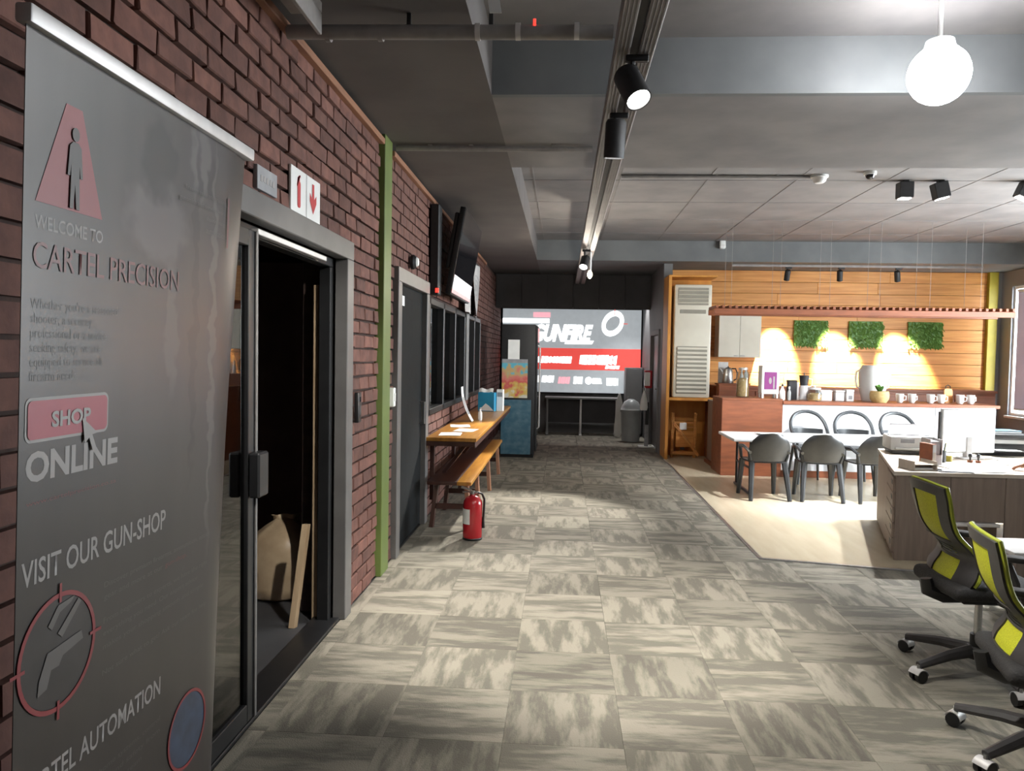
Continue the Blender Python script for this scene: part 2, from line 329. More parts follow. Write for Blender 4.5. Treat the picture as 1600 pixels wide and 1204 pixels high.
# carpet tiles: quarter-turned checker, shared meshes
def tile_mesh(sx, sy, turn):
    g = G(); g.box((0, 0, -.006), (sx-.0008, sy-.0008, .012), .0012); me = g.mesh('carpet_tile'); uv = me.uv_layers.new(name='UVMap')
    for l in me.loops:
        v = me.vertices[l.vertex_index].co; uv.data[l.index].uv = (v.y, v.x) if turn else (v.x, v.y)
    me.materials.append(M['carpet']); return me
TM = {}
def tile(ix, iy, x0, x1, y0, y1):
    k = (round(x1-x0, 3), round(y1-y0, 3), (ix+iy) % 2)
    if k not in TM: TM[k] = tile_mesh(*k)
    o = bpy.data.objects.new('carpet_tile', TM[k]); C.objects.link(o); o.location = ((x0+x1)/2, (y0+y1)/2, 0); o.parent = floor
far_g = []
for iy in range(-3, 32):
    for ix in range(-3, 16):
        x0, x1, y0, y1 = -.22+.5*ix, .28+.5*ix, .1+.5*iy, .6+.5*iy
        if x1 <= XL+.01: continue
        x0 = max(x0, XL); x1 = min(x1, XR); y1 = min(y1, YE)
        if x0 > 1.62 and y0 > 6.25: continue
        if y0 >= YE or x1-x0 < .02: continue
        big = y0 < 9.6 and y0 > .9 and x0 < .72*y0 + .8
        if big: tile(ix, iy, x0, x1, y0, y1)
        else: far_g.append((ix, iy, x0, x1, y0, y1))
me = bpy.data.meshes.new('far_carpet'); vs, fs, uvs = [], [], []
for ix, iy, x0, x1, y0, y1 in far_g:
    b = len(vs); e = .0012; q = .0035; ou, ov = random.random()*50, random.random()*50
    vs += [(x0+e, y0+e, -.004), (x1-e, y0+e, -.004), (x1-e, y1-e, -.004), (x0+e, y1-e, -.004), (x0+q, y0+q, 0), (x1-q, y0+q, 0), (x1-q, y1-q, 0), (x0+q, y1-q, 0)]
    F = [(b+4, b+5, b+6, b+7), (b, b+1, b+5, b+4), (b+1, b+2, b+6, b+5), (b+2, b+3, b+7, b+6), (b+3, b, b+4, b+7)]; fs += F
    for f in F:
        for i in f: uvs.append(((vs[i][1]-y0+ou, vs[i][0]-x0+ov) if (ix+iy) % 2 else (vs[i][0]-x0+ou, vs[i][1]-y0+ov)))
me.from_pydata(vs, [], fs); ul = me.uv_layers.new(name='UVMap')
for i, q in enumerate(uvs): ul.data[i].uv = q
me.materials.append(M['carpet']); o = bpy.data.objects.new('far_carpet_tiles', me); C.objects.link(o); o.parent = floor; o['kind'] = 'stuff'
struct(G().prism([(1.61, 6.22), (2.6, 6.02), (7.35, 5.2), (7.35, YK), (1.61, YK)], -.012, .005).obj('floor_kitchen', 'vinyl'))
g = G(); g.bb(1.595, 1.625, 6.2, 12.1, 0, .009, .003)
g.box((2.105, 6.115, .0045), (1.03, .03, .009), .003, rot('Z', -11.4)); g.box((4.98, 5.605, .0045), (4.85, .03, .009), .003, rot('Z', -9.8))
struct(g.obj('trim_1', 'steel'))

# ceiling: low soffit on the left, beams across, higher bays on the right
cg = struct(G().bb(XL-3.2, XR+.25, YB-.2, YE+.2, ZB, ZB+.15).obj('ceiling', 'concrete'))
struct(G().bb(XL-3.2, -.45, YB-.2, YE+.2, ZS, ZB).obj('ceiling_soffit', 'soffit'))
struct(G().bb(-.45, XR, 4.55, 4.60, ZS, ZB).obj('beam', 'beam')); struct(G().bb(-.45, XR, 4.60, 6.3, ZS, ZB).obj('beam', 'concrete'))
struct(G().bb(-.45, XR, 12.36, YE+.2, ZS, ZB).obj('beam', 'beam'))
struct(G().bb(-.45, XR, YB-.2, -.3, ZS, ZB).obj('beam', 'beam'))
# hollow block joints in the far bay
g = G()
for k in range(9): g.bb(-.35+.9*k, -.335+.9*k, 6.3, 12.36, ZB-.004, ZB)
for k in range(5): g.bb(-.45, XR, 7.0+1.15*k, 7.012+1.15*k, ZB-.004, ZB)
g.obj('joint_ribs', 'concrete', cg)

# left brick wall with openings
DOORS = [(2.45, 4.58, -1, 2.26), (5.82, 7.19, -1, 2.26), (7.24, 9.95, 1.0, 2.13), (10.22, 11.75, 1.0, 2.13)]
COL = (5.34, 5.64, -1, 4)
g = G(); XO = XL-.028; XI = XL-.28
ys = sorted({YB-.2, YE} | {y for d in DOORS for y in d[:2]})
for a, b in zip(ys, ys[1:]):
    holes = [d for d in DOORS if d[0] <= a+1e-6 and d[1] >= b-1e-6]
    if not holes: g.bb(XI, XO, a, b, 0, ZS)
    else:
        g.bb(XI, XO, a, b, holes[0][3], ZS)
        if holes[0][2] > 0: g.bb(XI, XO, a, b, 0, holes[0][2])
wl = struct(g.obj('wall_left', 'mortar'))
BL, BH, PL, PH = .222, .076, .235, .09
bvar = []
for k in range(4):
    g = G(); g.box((0, 0, 0), (.03, BL, BH), .004)
    for v in g.bm.verts: v.co += Vector((random.uniform(-.003, .003), random.uniform(-.003, .003), random.uniform(-.003, .003)))
    bm_ = g.mesh('brick', 20); bm_.materials.append(M['brick']); bvar.append(bm_)
bricks = []
for j in range(34):
    z0 = .008+PH*j; z1 = z0+BH; y = YB + (.1175 if j % 2 else 0)
    if z1 > ZS-.04: break
    while y < YE-.3:
        segs = [(y, y+BL)]
        for (a, b, c, d) in DOORS+[COL]:
            if z1 <= c+.005 or z0 >= d-.005: continue
            ns = []
            for (p, q) in segs:
                if q <= a or p >= b: ns.append((p, q)); continue
                if p < a: ns.append((p, a-.004))
                if q > b: ns.append((b+.004, q))
            segs = ns
        for (p, q) in segs:
            if q-p > .025: bricks.append((p, q, z0))
        y += PL
def seen(b):
    y, z = (b[0]+b[1])/2, b[2]
    if y < 1.45: return False
    if y < 2.4 and z < 1.45+ .35*y: return False
    if y > 7.2 and z < .99: return y < 9
    return y < 9.2
near = sorted([b for b in bricks if seen(b)], key=lambda b: b[0])[:300]; ns_ = set(near)
for (p, q, z0) in near:
    o = bpy.data.objects.new('brick', random.choice(bvar)); C.objects.link(o); o.parent = wl
    o.location = (XL-.015+random.uniform(-.005, .003), (p+q)/2, z0+BH/2); o.scale = (1, (q-p)/BL, 1)
g = G()
for b in bricks:
    if b in ns_: continue
    p, q, z0 = b; x = XL-.015+random.uniform(-.005, .003); g.box((x, (p+q)/2, z0+BH/2), (.03, q-p, BH))
o = g.obj('far_bricks', 'brick', wl); o['kind'] = 'stuff'
struct(G().bb(XL-.02, XL+.035, YB, 5.33, 3.045, 3.085, .004).obj('trim_2', 'trimwood'))
struct(G().bb(XL-.02, XL+.035, 5.65, 12.5, 3.045, 3.085, .004).obj('trim_3', 'trimwood'))
g = G(); g.bb(XL-.03, XL+.035, 5.345, 5.565, 0, ZS, .004); g.bb(XL-.03, XL+.012, 5.565, 5.64, 0, ZS, .003)
struct(g.obj('column', 'green'))
# other walls
struct(G().bb(XL-.3, XR+.25, YB-.2, YB, 0, ZB).obj('wall_back', 'greywall'))
struct(G().bb(XL-.3, 1.9, YE, YE+.2, 0, ZS).obj('wall_front', 'greywall'))
g = G(); d3 = (13.0, 14.25)
g.bb(1.61, 1.75, 12.7, d3[0], 0, ZS); g.bb(1.61, 1.75, d3[1], YE, 0, ZS); g.bb(1.61, 1.75, d3[0], d3[1], 2.07, ZS)
struct(g.obj('wall_corridor', 'greywall'))
g = G(); ys = [YB]+sorted(y for p in WINS for y in p)+[YK+.2]
for a, b in zip(ys, ys[1:]):
    if (a, b) in WINS: g.bb(XR, XR+.25, a, b, 0, .74); g.bb(XR, XR+.25, a, b, 2.86, ZB)
    else: g.bb(XR, XR+.25, a, b, 0, ZB)
struct(g.obj('wall_right', 'sidewall'))
kw = struct(G().bb(1.75, XR+.2, YK, YK+.2, 0, ZS).obj('wall_kitchen', 'mortar'))
pg = []
for k in range(16):
    z0 = .0+.195*k; z1 = min(z0+.19, ZS)
    xs = [1.76, 1.76+random.uniform(1.2, 2.6), 5.2+random.uniform(-.6, .6), 7.12]
    for a, b in zip(xs, xs[1:]):
        g = G(); g.bb(-(b-a)/2+.001, (b-a)/2-.001, -.011, .011, -(z1-z0)/2, (z1-z0)/2, .004)
        o = g.obj('plank', 'pine', kw); o.location = ((a+b)/2, YK-.011+random.uniform(-.001, .001), (z0+z1)/2)
struct(G().bb(7.12, 7.27, YK-.09, YK, 0, ZS, .004).obj('column', 'yellowgreen'))
struct(G().bb(7.27, XR, YK-.04, YK, 0, ZS).obj('trim_4', 'sidewall'))
# dark header above the lit sign
hd = struct(G().bb(XL, 1.61, 14.55, 14.75, 2.50, ZS).obj('wall_header', 'darkpaint'))
for k in range(6):
    a = XL+.01+.485*k; o = G().bb(a+.004, a+.477, 14.53, 14.552, 2.48, ZS-.004, .004).obj('panel', 'darkpaint', hd)

# right wall windows: frames, panes; the far one has its blind down
for i, (a, b) in enumerate(WINS):
    wn = struct(thing('window_%d' % (i+1), None, None, (0, 0, 0)))
    fr = G()
    fr.bb(7.38, 7.46, a, a+.05, .74, 2.86, .004); fr.bb(7.38, 7.46, b-.05, b, .74, 2.86, .004); fr.bb(7.38, 7.46, a+.05, b-.05, .74, .79, .004); fr.bb(7.38, 7.46, a+.05, b-.05, 2.81, 2.86, .004)
    fr.bb(7.39, 7.45, (a+b)/2-.025, (a+b)/2+.025, .79, 2.81, .004); fr.obj('window_frame', 'white', wn)
    for p, q in ((a+.05, (a+b)/2-.025), ((a+b)/2+.025, b-.05)): G().bb(7.417, 7.423, p, q, .79, 2.81).obj('pane', 'glassclear', wn)
    G().bb(7.30, 7.38, a-.02, b+.02, .70, .74, .006).obj('sill', 'white', wn)
bl = thing('roller_blind', 'mauve roller blind pulled down over the far window by the kitchen corner', 'blind', (7.37, 11.7, 2.80))
G().bb(-.002, .002, -1.42, 1.36, -1.94, -.04).obj('blind_cloth', 'blind', bl)
G().cyl((0, -1.42, -.02), (0, 1.36, -.02), .022).obj('roller', 'white', bl)
G().cyl((0, -1.42, -1.95), (0, 1.36, -1.95), .012).obj('bottom_bar', 'white', bl)

# ------------------------------------------------------------------ left wall: doors
def frame_u(g, y0, y1, z1, x0, x1, wd):
    g.bb(x0, x1, y0, y0+wd, 0, z1-wd*.85, .004); g.bb(x0, x1, y1-wd, y1, 0, z1-wd*.85, .004); g.bb(x0, x1, y0, y1, z1-wd*.85, z1, .004)
d1 = struct(thing('door_1', None, None, (0, 0, 0)))
g = G(); frame_u(g, 2.45, 4.58, 2.255, -1.345, -1.268, .13); g.obj('door_frame', 'frame', d1)
g = G(); frame_u(g, 2.585, 4.445, 2.14, -1.42, -1.352, .06); g.bb(-1.46, -1.30, 2.6, 4.44, 0, .018, .004); g.obj('sliding_track_frame', 'black', d1)
g = G()
for (a, b) in ((2.64, 2.71), (3.115, 3.195)): g.bb(-1.345, -1.305, a, b, .02, 2.10, .003)
g.bb(-1.345, -1.305, 2.71, 3.115, .02, .10, .003); g.bb(-1.345, -1.305, 2.71, 3.115, 2.03, 2.10, .003)
lf = g.obj('door_leaf', 'black', d1)
G().bb(-1.328, -1.322, 2.71, 3.115, .10, 2.03).obj('pane', 'glassdoor', lf)
G().bb(-1.304, -1.296, 3.176, 3.194, .02, 2.10, .002).obj('edge_strip', 'frame', lf)
G().bb(-1.304, -1.255, 3.11, 3.215, .98, 1.17, .008).obj('lock_case', 'black', lf)
g = G(); g.bb(-1.342, -1.305, 3.22, 4.16, 2.093, 2.118, .003); g.obj('top_rail', 'alu', d1)
# dark store room behind it
g = G(); g.bb(-4.4, -4.2, .6, 6.9, 0, ZS); g.bb(-4.4, XI, .4, .6, 0, ZS); g.bb(-4.4, XI, 6.9, 7.05, 0, ZS)
struct(g.obj('wall_store_room', 'darkroom'))
pnl = thing('board_partition', 'dark brown upright board panel inside the dark store room', 'panel', (-2.35, 6.35, -.012), 0)
G().bb(-.74, .74, -.02, .02, 0, 2.35, .004).obj('board', 'darkroom', pnl); G().bb(-.74, .74, -.035, -.02, 0, .08, .004).obj('base_rail', 'black', pnl)
def bag():
    t = thing('plastic_bag', 'crumpled translucent plastic bag of beige stuff on the store room floor', 'bag', (-1.80, 4.92, -.012), 20)
    g = G(); rnd = random.Random(5); ph = [rnd.uniform(0, 6) for _ in range(8)]
    prof = [(0, 0), (.17, .0), (.225, .03), (.235, .10), (.225, .17), (.235, .24), (.215, .31), (.21, .37), (.17, .42), (.12, .46), (.06, .50), (0, .51)]
    n = 28; rings = []
    for r, z in prof:
        if r == 0: rings.append([g.bm.verts.new((0, 0, z))]); continue
        rings.append([g.bm.verts.new(((r*(1+.09*math.sin(5*a+ph[0]+z*9)+.06*math.sin(11*a+ph[1]-z*14)+.03*math.sin(17*a+z*23)))*math.cos(a)*1.1, (r*(1+.05*math.sin(4*a+ph[2]+z*8)+.035*math.sin(9*a+ph[3])))*math.sin(a)*.9, z+.02*math.sin(3*a+ph[4])*z)) for a in [2*PI*k/n for k in range(n)]])
    for A, B in zip(rings, rings[1:]):
        for k in range(n):
            q = (k+1) % n
            if len(A) == 1: g.bm.faces.new((A[0], B[q], B[k]))
            elif len(B) == 1: g.bm.faces.new((A[k], A[q], B[0]))
            else: g.bm.faces.new((A[k], A[q], B[q], B[k]))
    g.obj('bag_body', 'bag', t, 60)
    g = G(); g.sheet(lambda u, v: (.10*(u-.5)*(1+v)+.01*math.sin(9*v), .02*math.sin(12*u+3*v), .465+.07*v), 10, 4, .003); g.obj('bag_neck', 'bag', t, 60)
bag()
o = tag(G().box((0, 0, 1.0), (.035, .04, 2.0), .004).obj('timber_batten', 'timber'), 'pale timber batten standing upright against the sliding doorway jamb', 'batten'); o.location = (-1.452, 4.455, -.011)
o = tag(G().tube([(-.04, -.05, 0), (.02, .0, .60)], .028, 4, flat=.5).obj('timber_plank', 'timber'), 'short timber plank leaning at the foot of the upright batten', 'plank'); o.location = (-1.50, 4.37, -.011)
# door 2
d2 = struct(thing('door_2', None, None, (0, 0, 0)))
g = G(); frame_u(g, 5.82, 7.19, 2.26, -1.325, -1.262, .13); g.obj('door_frame', 'frame', d2)
lf = G().bb(-1.355, -1.31, 5.95, 7.06, .01, 2.148, .004).obj('door_leaf', 'doorblack', d2)
G().bb(-1.3095, -1.303, 6.05, 6.96, .25, 2.05, .002).obj('pane', 'doorblack', lf)
G().bb(-1.3025, -1.301, 6.10, 6.22, 1.98, 2.06).obj('sticker', 'paper', lf)
g = G(); g.tube([(-1.31, 7.0, .95), (-1.27, 7.0, .95), (-1.27, 7.0, 1.15), (-1.31, 7.0, 1.15)], .011, 8); g.obj('handle', 'steel', lf)
# corridor door
d3o = struct(thing('door_3', None, None, (0, 0, 0)))
g = G(); g.bb(1.585, 1.70, d3[0], d3[0]+.09, 0, 2.07, .004); g.bb(1.585, 1.70, d3[1]-.09, d3[1], 0, 2.07, .004); g.bb(1.585, 1.70, d3[0]+.09, d3[1]-.09, 1.98, 2.07, .004); g.obj('door_frame', 'greywall', d3o)
lf = G().bb(1.64, 1.68, d3[0]+.09, d3[1]-.09, .01, 1.98, .003).obj('door_leaf', 'frame', d3o)
g = G(); g.cyl((1.64, 13.2, 1.05), (1.58, 13.2, 1.05), .012); g.cyl((1.58, 13.19, 1.05), (1.58, 13.33, 1.05), .012); g.bb(1.632, 1.641, 13.17, 13.23, .97, 1.13, .003); g.obj('handle', 'steel', lf)

# interior windows on the left wall, dark room behind glass
for i, (a, b) in enumerate(((7.24, 9.95), (10.22, 11.75))):
    wn = struct(thing('window_%d' % (4+i), None, None, (0, 0, 0)))
    g = G(); n = 3 if i == 0 else 2
    for k in range(n+1):
        y = a+(b-a-.07)*k/n; g.bb(-1.40, -1.272, y, y+.07, 1.0, 2.13, .004)
    g.bb(-1.40, -1.272, a, b, 1.0, 1.06, .004); g.bb(-1.40, -1.272, a, b, 2.07, 2.13, .004); g.obj('window_frame', 'black', wn)
    for k in range(n):
        y = a+(b-a-.07)*k/n; G().bb(-1.345, -1.339, y+.07, a+(b-a-.07)*(k+1)/n, 1.06, 2.07).obj('pane', 'glassdark', wn)
g = G(); g.bb(-3.2, -3.0, 7.05, 12.2, 0, ZS); g.bb(-3.0, XI, 8.45, 8.6, 0, ZS); g.bb(-3.0, XI, 12.0, 12.2, 0, ZS)
struct(g.obj('wall_side_room', 'darkpaint'))
struct(G().bb(-1.272, -1.258, 9.96, 10.21, .99, 2.14, .003).obj('trim_5', 'greywall'))

# ------------------------------------------------------------------ roll-up banner
bn = thing('rollup_banner', 'tall dark roll-up banner with red and white print standing before the brick wall', 'banner', (-.88, 1.13, 0))
bn.rotation_euler = (.0286, 0, R(90))
def bpanel(u, v):
    x = .84*u; z = .07+2.03*v; c = max(0, u-.80)/.20
    k = (1-v)*.9+.18
    return (x - .065*k*c*c, .07*k*c*c , z)
G().sheet(bpanel, 28, 16, .0015).obj('print_panel', 'banner', bn)
g = G(); g.bb(-.008, .83, -.014, .014, 2.088, 2.118, .005, 2); g.obj('top_rail', 'alu', bn)
g = G(); g.prism([(-.09, 0), (.09, 0), (.075, .06), (.04, .085), (-.04, .085), (-.075, .06)], -.02, .86, 'x'); g.obj('cassette_base', 'alu', bn)
g = G(); g.cyl((.42, .03, .08), (.42, .03, 2.09), .011); g.obj('support_pole', 'alu', bn)
Y0 = -.0012
# logo: red road with a standing figure left dark inside it
flat([(.096, 2.0), (.138, 2.0), (.200, 1.828), (.026, 1.828)], 'red_road_logo', 'bannerred', bn, Y0)
g = G()
g.prism([(.104, 1.935), (.112, 1.942), (.126, 1.942), (.134, 1.935), (.139, 1.885), (.133, 1.885), (.130, 1.905), (.130, 1.885), (.132, 1.832), (.123, 1.832), (.119, 1.872), (.115, 1.832), (.106, 1.832), (.108, 1.885), (.108, 1.905), (.105, 1.885), (.099, 1.885)], Y0-.0028, Y0-.0008, 'y')
g.prism([(.119+.0095*math.cos(2*PI*k/12), 1.955+.0115*math.sin(2*PI*k/12)) for k in range(12)], Y0-.0028, Y0-.0008, 'y'); g.obj('standing_figure_logo', 'bannerdark', bn)
text('WELCOME TO', 'lettering', .026, 1.786, .178, .022, 'bannertext', bn, Y0, .01)
text('CARTEL PRECISION', 'lettering', .023, 1.724, .455, .042, 'bannerdim', bn, Y0-.001, .004)
text("Whether you're a seasoned\nshooter, a security\nprofessional or a novice\nseeking safety, we are\nequipped to service all\nfirearm needs.", 'small_lettering', .020, 1.545, .235, .132, 'bannersmall', bn, Y0)
def rrect(x0, x1, z0, z1, r, n=6):
    P = []
    for cx, cz, a in ((x1-r, z1-r, 0), (x0+r, z1-r, 90), (x0+r, z0+r, 180), (x1-r, z0+r, 270)):
        P += [(cx+r*math.cos(R(a+90*k/n)), cz+r*math.sin(R(a+90*k/n))) for k in range(n+1)]
    return P
flat(rrect(.012, .232, 1.447, 1.519, .013), 'button_border', 'bannertext', bn, Y0)
flat(rrect(.017, .227, 1.452, 1.514, .010), 'button', 'bannerpink', bn, Y0-.0012)
text('SHOP', 'lettering', .073, 1.468, .104, .027, 'bannertext', bn, Y0-.0026, .03)
flat([(.152, 1.478), (.196, 1.448), (.181, 1.446), (.194, 1.420), (.183, 1.417), (.172, 1.441), (.160, 1.432)], 'arrow_cursor', 'bannertext', bn, Y0-.0032)
text('ONLINE', 'lettering', .016, 1.383, .250, .050, 'bannertext', bn, Y0, .035)
text('www.cartelprecision.co.za', 'small_lettering', .019, 1.344, .244, .010, 'bannerdim', bn, Y0)
text('VISIT OUR GUN-SHOP', 'lettering', .011, 1.216, .440, .042, 'bannertext', bn, Y0, .012)
ring_obj('red_sight_ring', .105, 1.082, .094, .008, 'bannerred', bn, Y0-.0012)
for a in (0, 90, 180, 270):
    c_, s_ = math.cos(R(a)), math.sin(R(a)); p = (.105+.085*c_, 1.082+.085*s_); q = (.105+.118*c_, 1.082+.118*s_)
    flat([(p[0]-s_*.003, p[1]+c_*.003), (p[0]+s_*.003, p[1]-c_*.003), (q[0]+s_*.003, q[1]-c_*.003), (q[0]-s_*.003, q[1]+c_*.003)], 'sight_tick', 'bannerred', bn, Y0-.002)
flat([(.105+.093*math.cos(2*PI*k/32), 1.082+.093*math.sin(2*PI*k/32)) for k in range(32)], 'photo_disc', 'bannerdark', bn, Y0)
flat([(.055, 1.05), (.075, 1.09), (.165, 1.098), (.17, 1.082), (.115, 1.072), (.105, 1.058), (.085, 1.058), (.075, 1.03), (.052, 1.025)], 'pistol_picture', 'bannersmall', bn, Y0-.0014)
flat([(.10, 1.115), (.155, 1.16), (.163, 1.152), (.112, 1.105)], 'pistol_picture', 'bannersmall', bn, Y0-.0014)
flat([(.075, 1.135), (.10, 1.163), (.145, 1.168), (.135, 1.159), (.105, 1.150), (.085, 1.126)], 'pistol_picture', 'bannersmall', bn, Y0-.0014)
for s_, z, wd in (('Discover premium firearms, ammunition, optics', 1.149, .425), ('gear and more at our', 1.126, .21), ('From beginners to experts, we have the right', 1.081, .42), ('everything you need. Our expert advice', 1.057, .37), ('makes your shopping smooth and simple', 1.031, .40), ('Not sure what to get? Ask our team for help', .981, .42)):
    text(s_, 'small_lettering', .234, z, wd, .014, 'bannersmall', bn, Y0)
text('gun-shop.', 'small_lettering', .455, 1.126, .095, .014, 'bannerdim', bn, Y0)
text('CARTEL AUTOMATION', 'lettering', .012, .855, .436, .040, 'bannertext', bn, Y0, .012)
ring_obj('red_sight_ring', .575, .715, .083, .007, 'bannerred', bn, Y0-.0012)
flat([(.575+.082*math.cos(2*PI*k/32), .715+.082*math.sin(2*PI*k/32)) for k in range(32)], 'photo_disc', 'bannerblue', bn, Y0)
for s_, z, wd in (('From gate motors to home systems, control', .793, .43), ('your home with ease and safety from', .768, .43), ('anywhere you are with our team', .743, .36), ('and our products installed', .718, .34)):
    text(s_, 'small_lettering', .02, z, wd, .014, 'bannersmall', bn, Y0)
for k, (s_, wd) in enumerate((('firearm sales and training', .20), ('gunsmith and service work', .225), ('shooting range', .10), ('automation', .10))):
    text(s_, 'small_lettering', .695-wd, 1.945-.026*k, wd, .013, 'bannersmall', bn, Y0-.002)
flat([(.702, 1.848), (.710, 1.848), (.712, 1.968), (.704, 1.968)], 'red_bar', 'bannerdim', bn, Y0-.002)

# ------------------------------------------------------------------ signs and fittings on the left wall
def wallplate(name, label, cat, y0, y1, z0, z1, m, x=-1.294, th=.012):
    t = thing(name, label, cat, (x, y0, z0)); t.rotation_euler = (0, 0, R(90))
    G().bb(0, y1-y0, -th/2, th/2, 0, z1-z0, .002).obj('plate', m, t); return t
t = wallplate('fire_sign', 'white sign with red extinguisher and red arrow on the brick above the doorway', 'sign', 3.555, 3.985, 2.26, 2.475, 'white')
flat([(.212, .0), (.216, .0), (.216, .215), (.212, .215)], 'divider', 'greyprint', t, -.0075)
g = G(); g.prism(rrect(.085, .125, .03, .155, .014), -.0085, -.0065, 'y'); g.prism([(.097, .155), (.113, .155), (.113, .172), (.125, .180), (.122, .188), (.100, .180), (.092, .165), (.082, .13), (.078, .13), (.088, .172)], -.0085, -.0065, 'y'); g.obj('extinguisher_symbol', 'signred', t)
flat([(.300, .185), (.330, .185), (.330, .11), (.365, .135), (.365, .095), (.315, .035), (.265, .095), (.265, .135), (.300, .11)], 'down_arrow', 'signred', t, -.0075)
t = wallplate('door_plate', 'small dark grey plate with faint lettering above the sliding door', 'sign', 3.15, 3.37, 2.275, 2.375, 'greyprint', th=.02)
g = G()
for k, (a, b) in enumerate(((.03, .055), (.062, .085), (.095, .118), (.132, .155), (.162, .19))): g.prism([(a, .036+.003*(k % 2)), (b, .036), (b-.003, .064), (a+.004, .062)], -.0112, -.0102, 'y')
g.obj('worn_lettering', 'bannertext', t)
t = thing('access_reader', 'slim black access reader on the brick beside the sliding door frame', 'reader', (-1.285, 4.70, 1.16))
G().bb(0, .03, -.035, .035, 0, .19, .008, 2).obj('body', 'black', t); G().bb(.029, .032, -.022, .022, .05, .11, .001).obj('key_pad', 'chairframe', t); G().bb(.029, .032, -.015, .015, .13, .16, .001).obj('reader_window', 'screen', t)
t = thing('light_switch', 'white light switch box on the green column', 'switch', (-1.268, 5.605, 1.20))
G().bb(-.015, .03, -.03, .035, 0, .14, .005).obj('box', 'white', t); G().bb(.029, .036, -.012, .016, .04, .10, .002).obj('rocker', 'white', t)
t = thing('round_sounder', 'small round white sounder on the brick above the second door', 'sounder', (-1.286, 6.40, 2.36)); t.rotation_euler = (0, R(90), 0)
G().lathe([(0, 0), (.062, 0), (.062, .025), (.045, .045), (0, .05)], n=24).obj('housing', 'black', t); G().lathe([(0, .05), (.04, .047), (.03, .062), (0, .066)], n=20).obj('dome', 'white', t)

# television tilted down on its wall bracket
tv = thing('television', 'black wall television tilted down above the dark windows', 'television', (-1.115, 7.5, 2.18)); tv.rotation_euler = (R(9.5), 0, R(90))
TW, TH = 1.45, .86
G().bb(0, TW, -.0, .055, 0, TH, .008, 2).obj('casing', 'black', tv)
G().bb(.012, TW-.012, -.004, .002, .016, TH-.012, .001).obj('screen', 'screen', tv)
G().bb(.02, TW-.02, -.0055, -.0035, .06, .20).obj('reflection_band', 'tvband', tv); G().bb(.02, TW-.02, -.0055, -.0035, .022, .06).obj('reflection_stripe', 'tvpink', tv)  # glowing band and stripe paint a reflection on the switched-off screen
g = G(); g.bb(.45, 1.0, .05, .08, .25, .65, .004); g.box((.72, .14, .45), (.10, .14, .10), .004); g.obj('support_bracket', 'black', tv)
g = G(); g.bb(.02, .30, .055, .10, .25, .80, .01); g.obj('rear_housing', 'black', tv)
o = tag(G().bb(-1.29, -1.20, 7.30, 7.46, 2.16, 3.02, .01).obj('dark_gap_box', 'blackmatt'), 'tall black box added to fill the dark gap between brick wall and television', 'filler')  # added box fills the dark gap between wall and television
G().bb(-1.201, -1.196, 7.34, 7.42, 2.25, 2.9, .002).obj('box_face', 'black', o); G().bb(-1.23, -1.198, 7.29, 7.302, 2.18, 2.22, .001).obj('red_light', 'led', o)
# hanging paper targets
def target(y0, y1, z0, z1, label, ph):
    t = thing('paper_target', label, 'paper target', (-1.262, y0, z0), 90, 'paper targets on the left wall')
    W_, H_ = y1-y0, z1-z0
    G().sheet(lambda u, v: (W_*u, -.02-.05*(1-v)**2*math.sin(3*u+ph)-.012*math.sin(8*u+ph), H_*v), 14, 10, .0015).obj('sheet', 'targetpaper', t)
    g = G(); P = lambda u, v: Vector((W_*u, -.0225-.05*(1-v)**2*math.sin(3*u+ph)-.012*math.sin(8*u+ph), H_*v))
    for a in range(3): g.sheet(lambda u, v, a=a: P(.5+(.05+.11*a+.03*v)*math.cos(2*PI*u)*1.0, .55+(.04+.09*a+.025*v)*math.sin(2*PI*u)) - Vector((0, .003, 0)), 24, 1, .001)
    g.obj('printed_rings', 'greyprint', t)
    G().bb(0, W_, -.03, -.005, H_-.01, H_+.01, .002).obj('top_strip', 'black', t)
target(9.45, 10.15, 2.12, 2.86, 'white paper target hanging just past the television', .4)
target(10.35, 11.25, 2.12, 2.86, 'white paper target hanging farthest from the television, by the fridge', 1.5)

# ------------------------------------------------------------------ bar counter along the wall, bench, extinguisher
ct = thing('bar_counter', 'long yellow wooden counter fixed under the dark windows', 'counter', (0, 0, 0))
G().bb(-1.266, -.79, 7.08, 11.75, .78, .815, .005, 2).obj('counter_top', 'benchwood', ct)
G().bb(-1.266, -.80, 7.084, 7.11, .735, .78, .003).obj('end_apron', 'benchdark', ct); G().bb(-.83, -.80, 7.12, 11.74, .72, .779, .003).obj('front_apron', 'benchdark', ct)
for y in (7.35, 8.8, 10.2, 11.5):
    g = G(); g.bb(-1.268, -1.225, y-.022, y+.022, .18, .779, .003); g.bb(-1.225, -.86, y-.022, y+.022, .735, .779, .003)
    g.tube([(-1.245, y, .30), (-.90, y, .75)], .022, 4); g.obj('support_bracket', 'benchdark', ct)
bc = thing('long_bench', 'long yellow bench under the wall counter, painted dark where the counter shades it', 'bench', (0, 0, 0))
G().bb(-1.20, -.80, 6.80, 10.3, .418, .45, .005, 2).obj('shaded_seat_plank', 'benchdark', bc)  # dark colour paints the counter's shadow over the seat
G().bb(-.93, -.798, 6.798, 10.302, .4175, .4515, .005, 2).obj('lit_seat_strip', 'benchwood', bc)  # yellow strip paints the lit edge of the same seat
for y in (6.95, 7.75, 8.9, 10.15):
    for x, dx in ((-1.13, -.05), (-.86, .03)):
        g = G(); g.tube([(x, y, .418), (x+dx, y, .003)], .030, 4, flat=.6); g.obj('leg', 'trimwood' if x > -1 else 'benchdark', bc)
    G().box((-.99, y, .20), (.30, .022, .05), .003).obj('crossbar', 'benchdark', bc)
